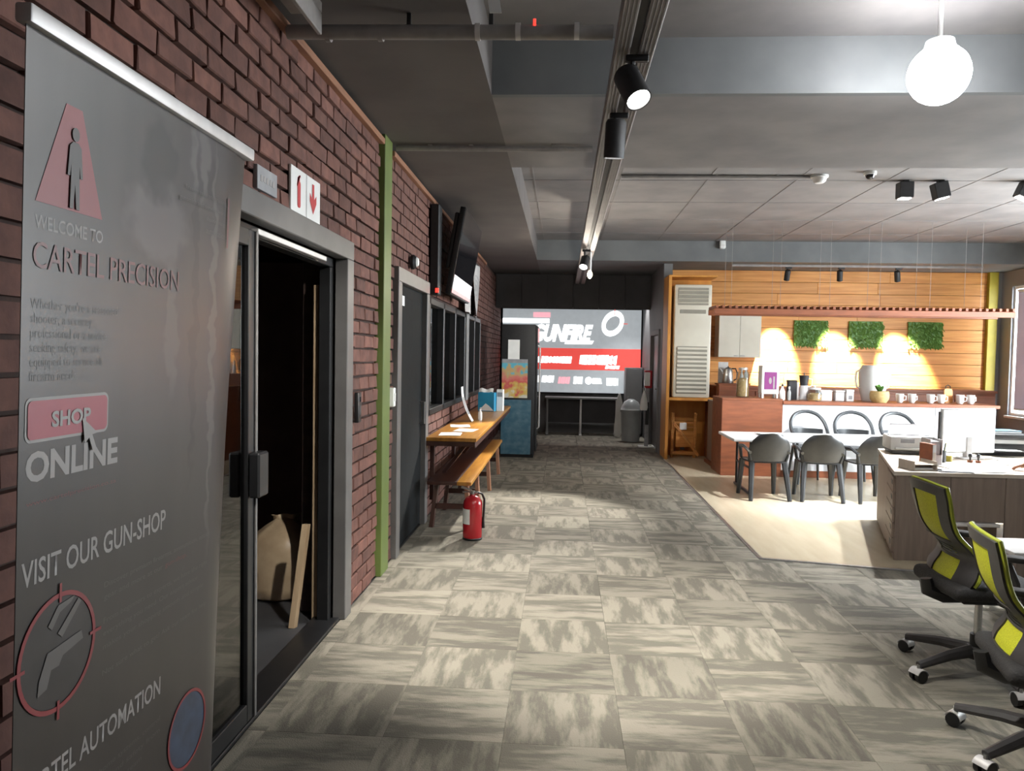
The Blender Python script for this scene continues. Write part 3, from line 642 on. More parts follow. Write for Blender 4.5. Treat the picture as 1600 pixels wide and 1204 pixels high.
ex = thing('fire_extinguisher', 'red fire extinguisher standing on the carpet by the bench end', 'extinguisher', (-.755, 6.56, 0))
G().lathe([(0, .004), (.078, .004), (.083, .015), (.084, .03), (.084, .30), (.078, .335), (.055, .365), (.028, .378), (.022, .39), (0, .39)], n=28).obj('cylinder', 'red', ex)
G().lathe([(0, .0), (.084, .0), (.087, .012), (.082, .022), (0, .022)], n=28).obj('base_ring', 'black', ex)
g = G(); g.cyl((0, 0, .385), (0, 0, .42), .017); g.cyl((-.02, 0, .405), (.045, 0, .405), .011); g.obj('valve', 'steel', ex)
g = G(); g.tube([(-.01, 0, .42), (-.05, 0, .435), (-.10, 0, .448)], .008, 6, flat=1.6); g.tube([(-.01, 0, .405), (-.05, 0, .41), (-.09, 0, .405)], .006, 6, flat=1.6); g.obj('squeeze_handle', 'steel', ex)
g = G(); g.tube([(.045, 0, .405), (.08, 0, .395), (.10, 0, .35), (.098, 0, .26), (.092, .0, .16)], .010, 8); g.tube([(.092, 0, .16), (.092, 0, .10)], [.012, .017], 8); g.obj('hose', 'black', ex)
g = G(); g.sheet(lambda u, v: (.0850*math.cos(R(170+90*u)), .0850*math.sin(R(170+90*u)), .14+.13*v), 8, 1, .0008); g.obj('white_label', 'paper', ex)

# things on the counter
t = thing('blue_box', 'cyan printed cardboard box on the counter near the fridge', 'box', (-1.02, 10.55, .815), -8)
G().bb(-.13, .10, -.07, .07, 0, .26, .003).obj('carton', 'bluebox', t); flat([(-.12, .01), (-.02, .11), (.03, .075), (.095, .01)], 'white_corner_print', 'paper', t, -.0712); G().sheet(lambda u, v: (-.12+.2*u, -.065+.04*v, .26+.05*v+.01*math.sin(9*u)), 8, 3, .002).obj('open_flap', 'paper', t)
t = thing('tissue_carton', 'tall white carton beside the cyan box on the counter', 'carton', (-.865, 10.62, .815), -5)
G().bb(-.04, .05, -.05, .05, 0, .30, .003).obj('carton', 'paper', t); G().bb(-.03, .04, -.051, -.049, .2, .26).obj('grey_label', 'greyprint', t)
t = thing('bent_leaflet', 'tall pale leaflet bowing outward on the counter against the glass', 'leaflet', (-1.13, 8.9, .815))
G().sheet(lambda u, v: (-.06+.13*(1-v)**2+.02, .18*(u-.5), .40*v+.001), 4, 12, .0015).obj('sheet', 'paper', t); G().sheet(lambda u, v: (-.0585+.13*(1-(.2+.5*v))**2+.02, .13*(u-.5), .40*(.2+.5*v)), 3, 6, .001).obj('grey_print', 'greyprint', t)
t = thing('slim_bottle', 'slim pale bottle on the counter before the cyan box', 'bottle', (-.97, 9.05, .815))
G().lathe([(0, 0), (.022, 0), (.024, .01), (.024, .09), (.010, .115), (.010, .135), (0, .136)], n=16).obj('body', 'paper', t); G().lathe([(.0, .134), (.012, .134), (.012, .15), (0, .15)], n=12).obj('cap', 'greyprint', t)
for k, (x, y, a, lb) in enumerate(((-1.08, 7.40, 4, 'white paper sheet lying nearest the counter end'), (-.98, 7.80, -6, 'white paper sheet lying second from the counter end'), (-1.10, 8.25, 9, 'white paper sheet lying farthest along the counter'))):
    o = tag(G().sheet(lambda u, v: (.21*(u-.5), .30*(v-.5), .0005+.003*math.sin(3*u+k)**2), 6, 6, .0008).obj('paper_sheet', 'paper'), lb, 'paper', 'papers on the wall counter'); o.location = (x, y, .8165); o.rotation_euler = (0, 0, R(a))

# ------------------------------------------------------------------ drinks fridge
fr = thing('drinks_fridge', 'tall black drinks fridge with blue lower panel, posters on its side', 'fridge', (-.96, 11.9, 0))
G().bb(0, .53, 0, .72, .06, 2.07, .012, 2).obj('cabinet', 'blackmatt', fr)
G().bb(.01, .475, -.008, 0, .05, .90, .003).obj('blue_side_panel', 'bluemetal', fr)
G().bb(.02, .52, .02, .70, 0, .06, .003).obj('plinth', 'black', fr)
dr = G().bb(.53, .565, .01, .71, .10, 2.05, .006).obj('door', 'blackmatt', fr)
G().bb(.563, .569, .07, .65, .22, 1.75, .002).obj('door_glass', 'screen', dr); G().bb(.563, .568, .04, .68, 1.80, 2.02, .002).obj('header_panel', 'tvpink', dr)
g = G(); g.tube([(.565, .05, .45), (.60, .05, .48), (.60, .05, 1.72), (.565, .05, 1.75)], .012, 8); g.obj('door_handle', 'alu', dr)
G().bb(.105, .285, -.0105, -.0085, 1.50, 1.83).obj('paper_notice', 'paper', fr)
p = G().bb(0, .40, -.001, .001, 0, .60).obj('ice_cream_poster', 'poster', fr); p.location = (.015, -.0115, .93)
G().bb(0, .40, -.003, -.001, .54, .60).obj('pale_header', 'greyprint', p)

# ------------------------------------------------------------------ lit sign on the end wall and what stands before it
ls = thing('lit_sign', 'large backlit grey and red sign on the far corridor wall', 'sign', (-1.28, 15.88, .82))
lx = lambda x: x+1.28
G().bb(0, 2.88, .0, .12, 0, 1.75, .006).obj('cabinet', 'black', ls)
G().bb(.02, 2.86, -.006, .0, .02, 1.73).obj('grey_panel', 'lbgrey', ls)
G().bb(.02, 2.86, -.010, -.005, .49, .93).obj('red_panel', 'lbred', ls)
text('GUNFIRE', 'lettering', lx(-.62), 1.06, 1.22, .36, 'lbwhite', ls, -.011, .05, .35)
g = G(); g.prism([(lx(.02), 1.02), (lx(.58), 1.02), (lx(.62), 1.09), (lx(.06), 1.09)], -.012, -.009, 'y'); g.obj('white_underline', 'lbwhite', ls)
g = G(); g.sheet(lambda u, v: (lx(1.0)+(.14+.08*v)*math.cos(2*PI*u)+.05*math.sin(2*PI*u), -.011, 1.45+(.155+.105*v)*math.sin(2*PI*u)), 36, 1, .002); g.obj('ring_logo', 'lbwhite', ls)
g = G(); g.bb(lx(1.03), lx(1.045), -.014, -.012, 1.62, 1.74); g.bb(lx(1.20), lx(1.30), -.014, -.012, 1.44, 1.455); g.obj('ring_ticks', 'lbred', ls)
G().bb(lx(-1.26), lx(-.30), -.014, -.010, 1.44, 1.53).obj('white_block', 'lbwhite', ls); G().bb(lx(-.63), lx(-.28), -.015, -.0135, 1.56, 1.66).obj('pink_block', 'lbpink', ls)
def strokes(x0, x1, z0, z1, n, m, nm, sh=.02):
    g = G(); rnd = random.Random(int(x0*100)+n); d = (x1-x0)/n
    for k in range(n):
        a = x0+d*k; b = a+d*rnd.uniform(.80, .95); h = rnd.choice((0, 0, .06, .12))*(z1-z0)
        g.prism([(a, z0+h), (b, z0), (b+sh, z1), (a+sh, z1-h)], -.013, -.010, 'y')
    g.obj(nm, m, ls)
strokes(lx(-.46), lx(.17), .62, .76, 9, 'lbwhite', 'white_lettering_block'); strokes(lx(.33), lx(1.10), .60, .80, 9, 'lbwhite', 'white_lettering_block'); strokes(lx(.86), lx(1.15), .52, .59, 4, 'lbwhite', 'white_lettering_block')
strokes(lx(-.44), lx(-.19), .22, .36, 5, 'lbwhite', 'small_logo'); strokes(lx(-.10), lx(.14), .20, .34, 5, 'lbpink', 'small_logo'); strokes(lx(.22), lx(.40), .20, .35, 3, 'lbwhite', 'small_logo', .01)
g = G(); g.prism([(lx(.53)+.07*math.cos(2*PI*k/20), .27+.075*math.sin(2*PI*k/20)) for k in range(20)], -.013, -.010, 'y'); g.prism([(lx(.61), .21), (lx(.80), .21), (lx(.78), .32), (lx(.61), .32)], -.013, -.010, 'y'); g.obj('small_logo', 'lbwhite', ls)
strokes(lx(.90), lx(1.14), .18, .33, 6, 'lbwhite', 'small_logo', 0)
tb = thing('grey_desk', 'dark grey low desk below the lit sign', 'desk', (-.35, 15.35, 0))
G().bb(0, 1.48, 0, .45, .73, .765, .004).obj('top', 'greywall', tb); G().bb(.03, 1.45, .20, .22, .25, .73, .003).obj('modesty_panel', 'darkpaint', tb)
for x in (.05, .72, 1.43):
    g = G(); g.bb(x-.02, x+.02, .03, .07, .0, .73, .003); g.bb(x-.02, x+.02, .38, .42, .0, .73, .003); g.bb(x-.03, x+.03, 0, .45, 0, .03, .004); g.obj('leg', 'alu' if x > .5 else 'greywall', tb)
cb = thing('grey_cabinet', 'plain grey cabinet under the right end of the lit sign', 'cabinet', (1.25, 15.40, 0))
G().bb(0, .335, 0, .40, .06, 1.38, .005).obj('body', 'greywall', cb); G().bb(.01, .325, -.018, 0, .08, 1.36, .004).obj('door', 'greywall', cb); G().bb(.02, .315, .02, .38, 0, .06).obj('plinth', 'darkpaint', cb)
g = G(); g.tube([(.05, -.018, .7), (.05, -.04, .71), (.05, -.04, .80), (.05, -.018, .81)], .006, 6); g.obj('handle', 'steel', cb)
bi = thing('swing_bin', 'grey swing-top bin standing by the corridor end', 'bin', (1.30, 14.6, 0))
G().lathe([(0, 0), (.155, 0), (.165, .01), (.19, .56), (0, .56)], n=28).obj('bucket', 'bin', bi); G().lathe([(.0, .555), (.205, .555), (.205, .60), (.195, .61), (.18, .66), (.13, .75), (.05, .80), (0, .805)], n=28).obj('lid', 'bin', bi)
g = G(); g.box((0, -.11, .715), (.15, .01, .12), .004, rot('X', -38)); g.obj('swing_flap', 'bin', bi)
wb = thing('folded_board', 'white folded ironing board leaning left of the swing bin', 'board', (1.05, 15.25, 0))
g = G(); g.prism([(0, .02), (.10, .0), (.13, .10), (.13, .70), (.09, .86), (.05, .88), (.01, .72), (-.02, .10)], -.02, .02, 'y', rot('X', 6)); g.obj('board', 'white', wb, 60)
g = G(); g.tube([(.0, .06, .0), (.06, .055, .45), (.11, .06, .0)], .011, 8); g.obj('legs', 'alu', wb)
lb = thing('white_carrier_bag', 'white carrier bag hanging on the sanitiser post', 'bag', (1.435, 13.63, .66))
G().lathe([(0, 0), (.055, .0), (.07, .05), (.062, .16), (.035, .28), (.012, .34), (0, .345)], n=14, mx=Matrix.Diagonal((1, .55, 1, 1))).obj('bag_body', 'paper', lb); G().tube([(-.01, 0, .335), (-.025, 0, .39), (0.02, 0, .40), (.012, 0, .335)], .005, 6).obj('bag_handle', 'paper', lb)
st = thing('sanitiser_stand', 'grey post stand with red and white box head beside the corridor door', 'stand', (1.50, 13.72, 0))
G().bb(-.14, .07, -.14, .14, 0, .02, .006).obj('foot_plate', 'white', st); G().bb(-.035, .035, -.02, .02, .02, 1.06, .004).obj('post', 'greyprint', st)
G().bb(-.06, .075, -.06, .06, 1.05, 1.36, .01).obj('box_head', 'red', st); G().bb(-.062, .035, -.064, -.058, 1.09, 1.33, .004).obj('white_front', 'white', st); G().bb(-.03, .03, -.03, -.02, .4, .8, .003).obj('black_strip', 'black', st)

# ------------------------------------------------------------------ pine alcove with the tall air conditioner
al = thing('pine_alcove', 'orange pine alcove holding the air conditioner at the kitchen corner', 'cabinet', (0, 0, 0))
G().bb(1.612, 1.66, 12.10, 12.69, .006, 2.88, .004).obj('side_panel', 'pineflat', al); G().bb(1.66, 2.36, 12.64, 12.69, .006, 2.88).obj('back_panel', 'pineflat', al)
G().bb(1.66, 2.36, 12.10, 12.64, .93, .975, .003).obj('shelf', 'pineflat', al); G().bb(1.66, 2.36, 12.12, 12.64, 2.85, 2.88, .003).obj('top_board', 'pineflat', al)
G().bb(2.32, 2.36, 12.12, 12.64, .006, .93, .003).obj('right_panel', 'redwood', al)
ac = thing('air_conditioner', 'tall cream column air conditioner standing on the pine shelf', 'air conditioner', (2.0, 12.33, .976)); ac.rotation_euler = (0, 0, 0)
G().bb(-.285, .285, -.19, .19, 0, 1.76, .02, 3).obj('casing', 'cream', ac)
G().bb(-.235, .235, -.195, -.186, 1.44, 1.71, .004).obj('outlet_recess', 'creamdark', ac)
for k in range(4): G().box((0, -.20, 1.48+.063*k), (.46, .03, .012), .003, rot('X', 25)).obj('outlet_louvre', 'cream', ac)
G().bb(-.20, .20, -.196, -.188, 1.31, 1.37, .004).obj('control_strip', 'creamdark', ac)
G().bb(-.235, .235, -.195, -.186, .06, .80, .004).obj('intake_recess', 'creamdark', ac)
for k in range(11): G().box((0, -.20, .095+.067*k), (.46, .02, .036), .004, rot('X', -20)).obj('intake_louvre', 'cream', ac)
fc = thing('folded_chair', 'folded wooden chair standing in the alcove under the air conditioner', 'chair', (1.95, 12.36, .005), 4)
for x, nm in ((-.19, 'upright'), (.17, 'upright')): G().box((x, 0, .36), (.045, .03, .72), .005, rot('X', 3)).obj(nm, 'pine', fc)
for z in (.56, .49): G().box((0, -.005, z), (.34, .02, .035), .004).obj('crossbar', 'pine', fc)
g = G(); g.tube([(-.17, -.03, .55), (.22, -.05, .04)], .030, 4, flat=.5); g.obj('diagonal_leg', 'pine', fc)
g = G(); g.tube([(-.20, .03, .42), (-.13, .03, .05)], .022, 4, flat=.6); g.obj('rear_leg', 'redwood', fc); G().box((.02, .02, .30), (.30, .02, .26), .004, rot('X', 5)).obj('seat_panel', 'pine', fc); G().box((0, -.01, .075), (.40, .025, .05), .004).obj('foot_rail', 'pine', fc)
G().bb(-.08, .03, -.022, -.017, .45, .56, .002).obj('paper_tag', 'paper', fc); G().bb(-.07, .0, -.034, -.022, .13, .17, .002).obj('black_catch', 'black', fc)
sc = thing('side_cabinet', 'grey-brown cabinet side standing between the alcove and the bar', 'cabinet', (2.30, 11.42, .005))
G().bb(-.06, .28, 0, .55, .05, .93, .004).obj('body', 'deskwood', sc); G().bb(-.07, .29, -.01, .56, .93, .96, .004).obj('top', 'deskwood', sc); G().bb(-.10, .20, -.1, .55, 0, .05, .003).obj('plinth', 'redwood', sc); G().bb(-.05, .27, -.016, 0, .08, .90, .003).obj('door', 'deskwood', sc)
g = G(); g.cyl((.03, -.016, .80), (.03, -.035, .80), .012); g.obj('knob', 'steel', sc)
t = thing('metal_dish', 'small steel dish on the grey-brown cabinet', 'dish', (2.33, 11.6, .966)); G().lathe([(0, 0), (.05, 0), (.085, .03), (.082, .03), (.048, .006), (0, .006)], n=22).obj('bowl', 'steel', t); G().lathe([(.082, .028), (.09, .030), (.09, .034), (.082, .033)], n=22).obj('rim', 'steel', t)

# ------------------------------------------------------------------ kitchen wall: moss panels, cupboard, back counter
for k, (x0, x1, wh) in enumerate(((3.945, 4.508, 'the left of three on the pine wall'), (4.857, 5.428, 'the middle of three on the pine wall'), (5.824, 6.423, 'the right of three, nearest the mustard column'))):
    t = thing('moss_panel', 'square green moss panel, %s' % wh, 'wall panel', ((x0+x1)/2, YK-.023, 2.05), 0, 'moss panels on the pine wall')
    G().bb(-.28, .28, -.03, 0, -.22, .22, .004).obj('backing_board', 'leaf', t)
    g = G(); rnd = random.Random(k)
    for i in range(620):
        a, b = rnd.uniform(-.285, .285), rnd.uniform(-.225, .225); l = rnd.uniform(.02, .05); an = rnd.uniform(-2.6, -.5); d = rnd.uniform(.02, .05)
        p = Vector((a, -.028, b)); q = p + Vector((l*math.cos(an)*.5, -d, l*math.sin(an))); s_ = Vector((.007, 0, .004))
        v = [g.bm.verts.new(x) for x in (p-s_, p+s_, q+s_*.7, q+Vector((0, -.004, -.012)), q-s_*.7)]; g.bm.faces.new(v)
    o = g.obj('moss', 'moss', t); o['kind'] = 'stuff'
wc = thing('kitchen_cupboard', 'pale grey double cupboard on the pine wall beside the air conditioner', 'cupboard', (2.97, YK-.024, 1.62))
G().bb(-.36, .34, -.33, 0, 0, .74, .003).obj('carcass', 'cream', wc)
for a, b in ((-.358, -.012), (-.008, .338)):
    dd = G().bb(a, b, -.352, -.332, .003, .737, .003).obj('door', 'cream', wc); G().bb(b-.09 if a < -.1 else a+.02, b-.02 if a < -.1 else a+.09, -.366, -.352, .02, .032, .002).obj('handle', 'steel', dd)
kc = thing('back_counter', 'reddish wooden back counter along the pine wall', 'counter', (0, 0, .005))
G().bb(2.52, 7.0, 12.92, 13.5, .08, 1.10, .003).obj('body', 'redwood', kc); G().bb(2.50, 7.02, 12.89, 13.51, 1.10, 1.14, .004).obj('worktop', 'redwood', kc); G().bb(2.56, 6.96, 12.97, 13.48, 0, .08).obj('plinth', 'blackmatt', kc)
for k in range(7): G().bb(2.55+.635*k, 3.165+.635*k, 12.903, 12.92, .12, 1.06, .003).obj('door', 'redwood', kc)

# bar in front
bar = thing('kitchen_bar', 'kitchen bar of reddish wood with white marble front panel', 'bar', (0, 0, .005))
G().bb(2.17, 2.98, 10.60, 10.63, .0, 1.03, .003).obj('wood_front', 'redwood', bar); G().bb(2.98, 4.98, 10.605, 10.63, .09, .985, .003).obj('marble_front', 'marble', bar)
G().bb(4.98, 5.68, 10.60, 10.63, .0, .985, .003).obj('right_front', 'marble', bar); G().bb(2.98, 4.98, 10.60, 10.63, 0, .09, .003).obj('kickboard', 'redwood', bar)
G().bb(2.17, 2.20, 10.632, 11.26, 0, 1.03, .003).obj('end_panel', 'redwood', bar); G().bb(5.65, 5.68, 10.632, 11.2, 0, .985, .003).obj('end_panel', 'deskwood', bar)
G().bb(2.98, 5.80, 10.58, 11.26, .985, 1.03, .004).obj('bar_top', 'redwood', bar); G().bb(2.17, 2.98, 10.595, 11.26, 1.03, 1.055, .003).obj('end_top', 'redwood', bar)
G().bb(2.2, 5.65, 11.22, 11.25, 0, .985).obj('rear_panel', 'deskwood', bar)
BT = 1.036
# slatted hanging rack over the bar
rk = thing('hanging_rack', 'long slatted wooden rack hanging by wires above the bar', 'rack', (0, 0, 0))
G().bb(2.03, 5.95, 10.58, 10.615, 2.20, 2.275, .003).obj('front_rail', 'redwood', rk); G().bb(2.03, 5.95, 11.0, 11.035, 2.20, 2.275, .003).obj('rear_rail', 'redwood', rk)
g = G(); g.bb(-.018, .018, 10.55, 11.07, -.02, .02, .003); sm = g.mesh('slat'); sm.materials.append(M['redwood'])
for k in range(46):
    o = bpy.data.objects.new('slat', sm); C.objects.link(o); o.parent = rk; o.location = (2.06+.0855*k, 0, 2.296)
for x in (2.25, 2.9, 3.55, 4.2, 4.85, 5.5):
    for y in (10.597, 11.017): G().cyl((x, y, 2.27), (x, y, ZB), .002, n=6).obj('wire', 'galv', rk)

# lamps on the kitchen rail: real spots washing the wall
rail = tag(G().bb(2.7, 6.6, 12.68, 12.715, 3.085, ZS, .003).obj('lamp_rail', 'galv'), 'thin grey lamp rail on the ceiling before the pine wall', 'rail')
def spot_lamp(name, label, loc, aim, watts, size=70, rad=.045, ln=.17, group=None, drop=.10, lens='lens', blend=.6, colr=(1, .93, .82), bodym='blackmatt'):
    t = thing(name, label, 'lamp', loc, 0, group); d = (Vector(aim)-Vector(loc)).normalized()
    q = d.to_track_quat('-Z', 'Y').to_matrix().to_4x4()
    g = G(); g.lathe([(0, .5*ln), (rad*.85, .5*ln), (rad, .42*ln), (rad, -.5*ln), (rad*.9, -.5*ln), (rad*.88, -.42*ln), (0, -.42*ln)], n=22, mx=q); g.obj('head', bodym, t)
    G().lathe([(0, -.425*ln), (rad*.86, -.425*ln), (rad*.86, -.44*ln), (0, -.45*ln)], n=20, mx=q).obj('lens', lens, t)
    g = G(); g.tube([(0, 0, drop), (0, 0, 0)], .012, 8); g.bb(-.03, .07, -.016, .016, drop-.004, drop+.024, .004); g.obj('stem', bodym, t)
    l = bpy.data.lights.new('spot', 'SPOT'); l.energy = watts; l.spot_size = R(size); l.spot_blend = blend; l.color = colr; l.shadow_soft_size = rad*.8
    lo = bpy.data.objects.new('spot', l); C.objects.link(lo); lo.parent = t; lo.matrix_local = Matrix.Translation(d*(ln*.56)) @ q
    return t
for k, (x, ax, az, lb) in enumerate(((3.575, 3.62, 1.50, 'left spot lamp on the kitchen rail, nearest the air conditioner'), (4.40, 4.70, 1.38, 'middle spot lamp on the kitchen rail'), (5.295, 5.78, 1.34, 'right spot lamp on the kitchen rail'))):
    spot_lamp('spot_lamp', lb, (x, 12.70, 2.955), (ax, YK, az), 4600, 33, .045, .17, 'spot lamps on the kitchen rail', .105, colr=(1, .88, .66))

# things on the back counter and bar
def lathe_thing(name, label, cat, loc, parts, group=None, n=20):
    t = thing(name, label, cat, loc, 0, group)
    for nm, m, prof in parts: G().lathe(prof, n=n).obj(nm, m, t)
    return t
rb = thing('riser_box', 'low reddish wooden riser behind the bar end under the cupboard', 'box', (2.75, 12.60, .005))
G().bb(-.25, .22, -.12, .12, .04, 1.17, .004).obj('body', 'redwood', rb); G().bb(-.27, .24, -.14, .14, 1.17, 1.195, .003).obj('top', 'redwood', rb); G().bb(-.23, .20, -.1, .1, 0, .04).obj('plinth', 'blackmatt', rb)
kt = thing('kettle', 'steel kettle with black handle on the wooden riser', 'kettle', (2.66, 12.60, 1.20))
G().lathe([(0, 0), (.085, 0), (.09, .01), (.075, .20), (.055, .235), (0, .24)], n=22).obj('body', 'steel', kt); G().lathe([(0, .238), (.045, .238), (.04, .25), (.012, .255), (.012, .27), (0, .272)], n=16).obj('lid', 'black', kt)
G().tube([(.05, 0, .235), (.12, 0, .235), (.145, 0, .17), (.135, 0, .07), (.085, 0, .04)], .011, 8).obj('handle', 'black', kt); G().tube([(-.07, 0, .15), (-.11, 0, .21), (-.125, 0, .225)], [.022, .014, .012], 8).obj('spout', 'steel', kt)
G().bb(-.14, .02, .095, .10, .0, .34, .003).obj('steel_splash_plate', 'alu', kt)
for k, (x, h, lb) in enumerate(((2.87, .20, 'narrow clear bottle beside the kettle'), (2.94, .24, 'taller clear bottle at the riser end'))):
    lathe_thing('clear_bottle', lb, 'bottle', (x, 12.58, 1.20), (('body', 'white', [(0, 0), (.028, 0), (.03, .01), (.03, h*.65), (.012, h*.82), (.012, h), (0, h)]), ('cap', 'alu', [(.0, h), (.015, h), (.015, h+.02), (0, h+.02)])), 'bottles beside the kettle', 14)
jr = lathe_thing('pasta_jar', 'tall glass jar of pale pasta on the bar end', 'jar', (2.52, 10.95, 1.061), (('glass', 'glassclear', [(.0, 0), (.085, 0), (.09, .01), (.09, .32), (.06, .37), (.058, .38), (.053, .38), (.055, .365), (.083, .318), (.083, .012), (0, .01)]), ('pasta', 'tan', [(0, .013), (.080, .013), (.080, .20), (.06, .25), (.02, .27), (0, .27)]), ('lid', 'alu', [(0, .382), (.062, .382), (.062, .41), (0, .415)])))
dp = thing('juice_dispenser', 'white countertop dispenser with purple front on the bar end', 'dispenser', (2.86, 10.90, 1.061))
G().bb(-.12, .115, -.10, .10, .055, .45, .008).obj('cabinet', 'white', dp); G().bb(-.085, .085, -.104, -.098, .12, .36, .003).obj('purple_panel', 'purple', dp)
flat([(.02*math.cos(2*PI*k/16)-.005, .24+.045*math.sin(2*PI*k/16)) for k in range(16)], 'pale_emblem', 'bannertext', dp, -.105)
G().bb(.035, .055, -.106, -.103, .13, .30).obj('pale_stripe', 'bannertext', dp)
for x in (-.10, .095):
    for y in (-.08, .08): G().bb(x-.014, x+.014, y-.014, y+.014, 0, .055, .003).obj('foot', 'white', dp)
lathe_thing('sauce_bottle', 'squat pale bottle right of the purple-fronted dispenser', 'bottle', (3.04, 10.86, BT), (('body', 'white', [(0, 0), (.035, 0), (.04, .01), (.038, .12), (.014, .17), (.014, .19), (0, .19)]), ('cap', 'blackmatt', [(0, .19), (.016, .19), (.014, .225), (0, .23)])), None, 14)
lathe_thing('sauce_bottle', 'slim mint-tinted bottle between the squat bottle and the black box', 'bottle', (3.125, 10.83, BT), (('body', 'bin', [(0, 0), (.022, 0), (.024, .01), (.024, .11), (.010, .145), (.010, .16), (0, .16)]), ('cap', 'white', [(0, .16), (.013, .16), (.012, .19), (0, .19)])), None, 14)
t = thing('black_box', 'black upright box beside the coffee grinder on the bar', 'box', (3.20, 10.98, BT)); G().bb(-.055, .055, -.06, .06, 0, .27, .006).obj('body', 'blackmatt', t); G().bb(-.058, .058, -.063, .063, .25, .275, .004).obj('lid', 'black', t); G().bb(.056, .085, -.05, .05, 0, .25, .006).obj('grey_side', 'alu', t)
gr = thing('coffee_grinder', 'coffee grinder with black hopper standing behind the glass jar', 'grinder', (3.39, 11.06, BT))
G().lathe([(0, 0), (.07, 0), (.07, .03), (.055, .06), (.055, .20), (0, .20)], n=20).obj('body', 'alu', gr); G().lathe([(0, .20), (.05, .20), (.065, .32), (.07, .34), (0, .345)], n=20).obj('hopper', 'blackmatt', gr); G().cyl((0, 0, .345), (0, 0, .38), .006).obj('knob', 'black', gr); G().tube([(.06, 0, .30), (.11, 0, .29), (.11, 0, .20), (.06, 0, .18)], .008, 6).obj('handle', 'white', gr)
lathe_thing('biscuit_jar', 'round glass jar of tan biscuits on the bar', 'jar', (3.44, 10.76, BT), (('glass', 'glassclear', [(0, 0), (.09, 0), (.105, .03), (.105, .11), (.08, .15), (.075, .16), (.07, .155), (.098, .108), (.098, .032), (0, .008)]), ('biscuits', 'tan', [(0, .012), (.085, .012), (.096, .035), (.094, .09), (.05, .11), (0, .115)]), ('lid', 'alu', [(0, .16), (.085, .16), (.085, .185), (.02, .19), (.015, .21), (0, .212)])))
for k, (x, wd, h, m, lb) in enumerate(((3.62, .19, .15, 'alu', 'grey metal canister tin, widest of three on the bar'), (3.82, .12, .15, 'alu', 'grey metal canister tin, the middle of three on the bar'), (3.96, .10, .16, 'white', 'white canister tin, rightmost of three on the bar'))):
    t = thing('canister', lb, 'canister', (x, 10.92, BT), 0, 'canisters on the bar'); G().bb(-wd/2, wd/2, -.06, .06, 0, h*.82, .01, 2).obj('body', m, t); G().bb(-wd/2-.003, wd/2+.003, -.063, .063, h*.82, h, .006).obj('lid', m, t); G().bb(-wd/4, wd/4, -.0625, -.06, .03, .08, .001).obj('label', 'paper' if m == 'alu' else 'greyprint', t)
pt = thing('potted_plant', 'leafy plant in a round woven straw pot on the bar', 'plant', (4.30, 10.74, BT))
G().lathe([(0, 0), (.09, 0), (.12, .05), (.125, .11), (.115, .155), (.105, .155), (.112, .11), (0, .10)], n=24).obj('straw_pot', 'straw', pt); G().lathe([(0, .12), (.108, .12), (.0, .135)], n=18).obj('soil', 'blackmatt', pt)
rnd = random.Random(8)
for k in range(16):
    a = rnd.uniform(0, 2*PI); l = rnd.uniform(.10, .20); s_ = rnd.uniform(.2, .6); wv = rnd.uniform(.018, .032)
    def lf_(u, v, a=a, l=l, s_=s_, wv=wv): 
        r_ = l*s_*v; h = .12+l*(v-.35*v*v); q = wv*math.sin(PI*min(1, v*.98+.02))*(u-.5)*2
        return (r_*math.cos(a)-q*math.sin(a), r_*math.sin(a)+q*math.cos(a), h)
    G().sheet(lf_, 2, 6, .0015).obj('leaf', 'leaf', pt)
ur = thing('white_urn', 'large white two-handled urn on the bar behind the straw pot', 'urn', (4.33, 11.06, BT))
G().lathe([(0, 0), (.13, 0), (.14, .02), (.17, .16), (.185, .32), (.18, .44), (.15, .48), (.145, .50), (.13, .50), (.14, .47), (0, .46)], n=30).obj('body', 'white', ur)
for s_ in (-1, 1): G().tube([(s_*.165, 0, .43), (s_*.225, 0, .41), (s_*.235, 0, .30), (s_*.215, 0, .20), (s_*.17, 0, .18)], .014, 8).obj('handle', 'white', ur)
for k, (x, y, lb) in enumerate(((4.62, 10.86, 'white cup right of the straw pot, first in the row'), (4.79, 10.88, 'white cup second to the right of the straw pot'), (5.03, 10.86, 'white cup third to the right of the straw pot'), (5.18, 10.88, 'white cup just left of the wooden board'), (5.42, 10.86, 'white cup just right of the wooden board'), (5.57, 10.88, 'white cup last at the bar end'))):
    t = thing('cup', lb, 'cup', (x, y, BT), random.uniform(-40, 40), 'white cups on the bar'); G().lathe([(0, 0), (.03, 0), (.045, .02), (.052, .12), (.048, .12), (.041, .024), (0, .01)], n=20).obj('bowl', 'white', t); G().tube([(.045, 0, .095), (.08, 0, .09), (.08, 0, .04), (.043, 0, .03)], .006, 6).obj('handle', 'white', t)
cbd = thing('cutting_board', 'tall pine board with black cord loop leaning among the cups', 'board', (5.31, 10.95, BT)); G().prism(rrect(-.055, .055, .0, .20, .03), -.01, .01, 'y', rot('X', -6)).obj('board', 'pine', cbd); G().tube([(-.03, .02, .19), (-.03, .025, .23), (0, .028, .25), (.03, .025, .23), (.03, .02, .17)], .006, 6).obj('cord_loop', 'black', cbd)

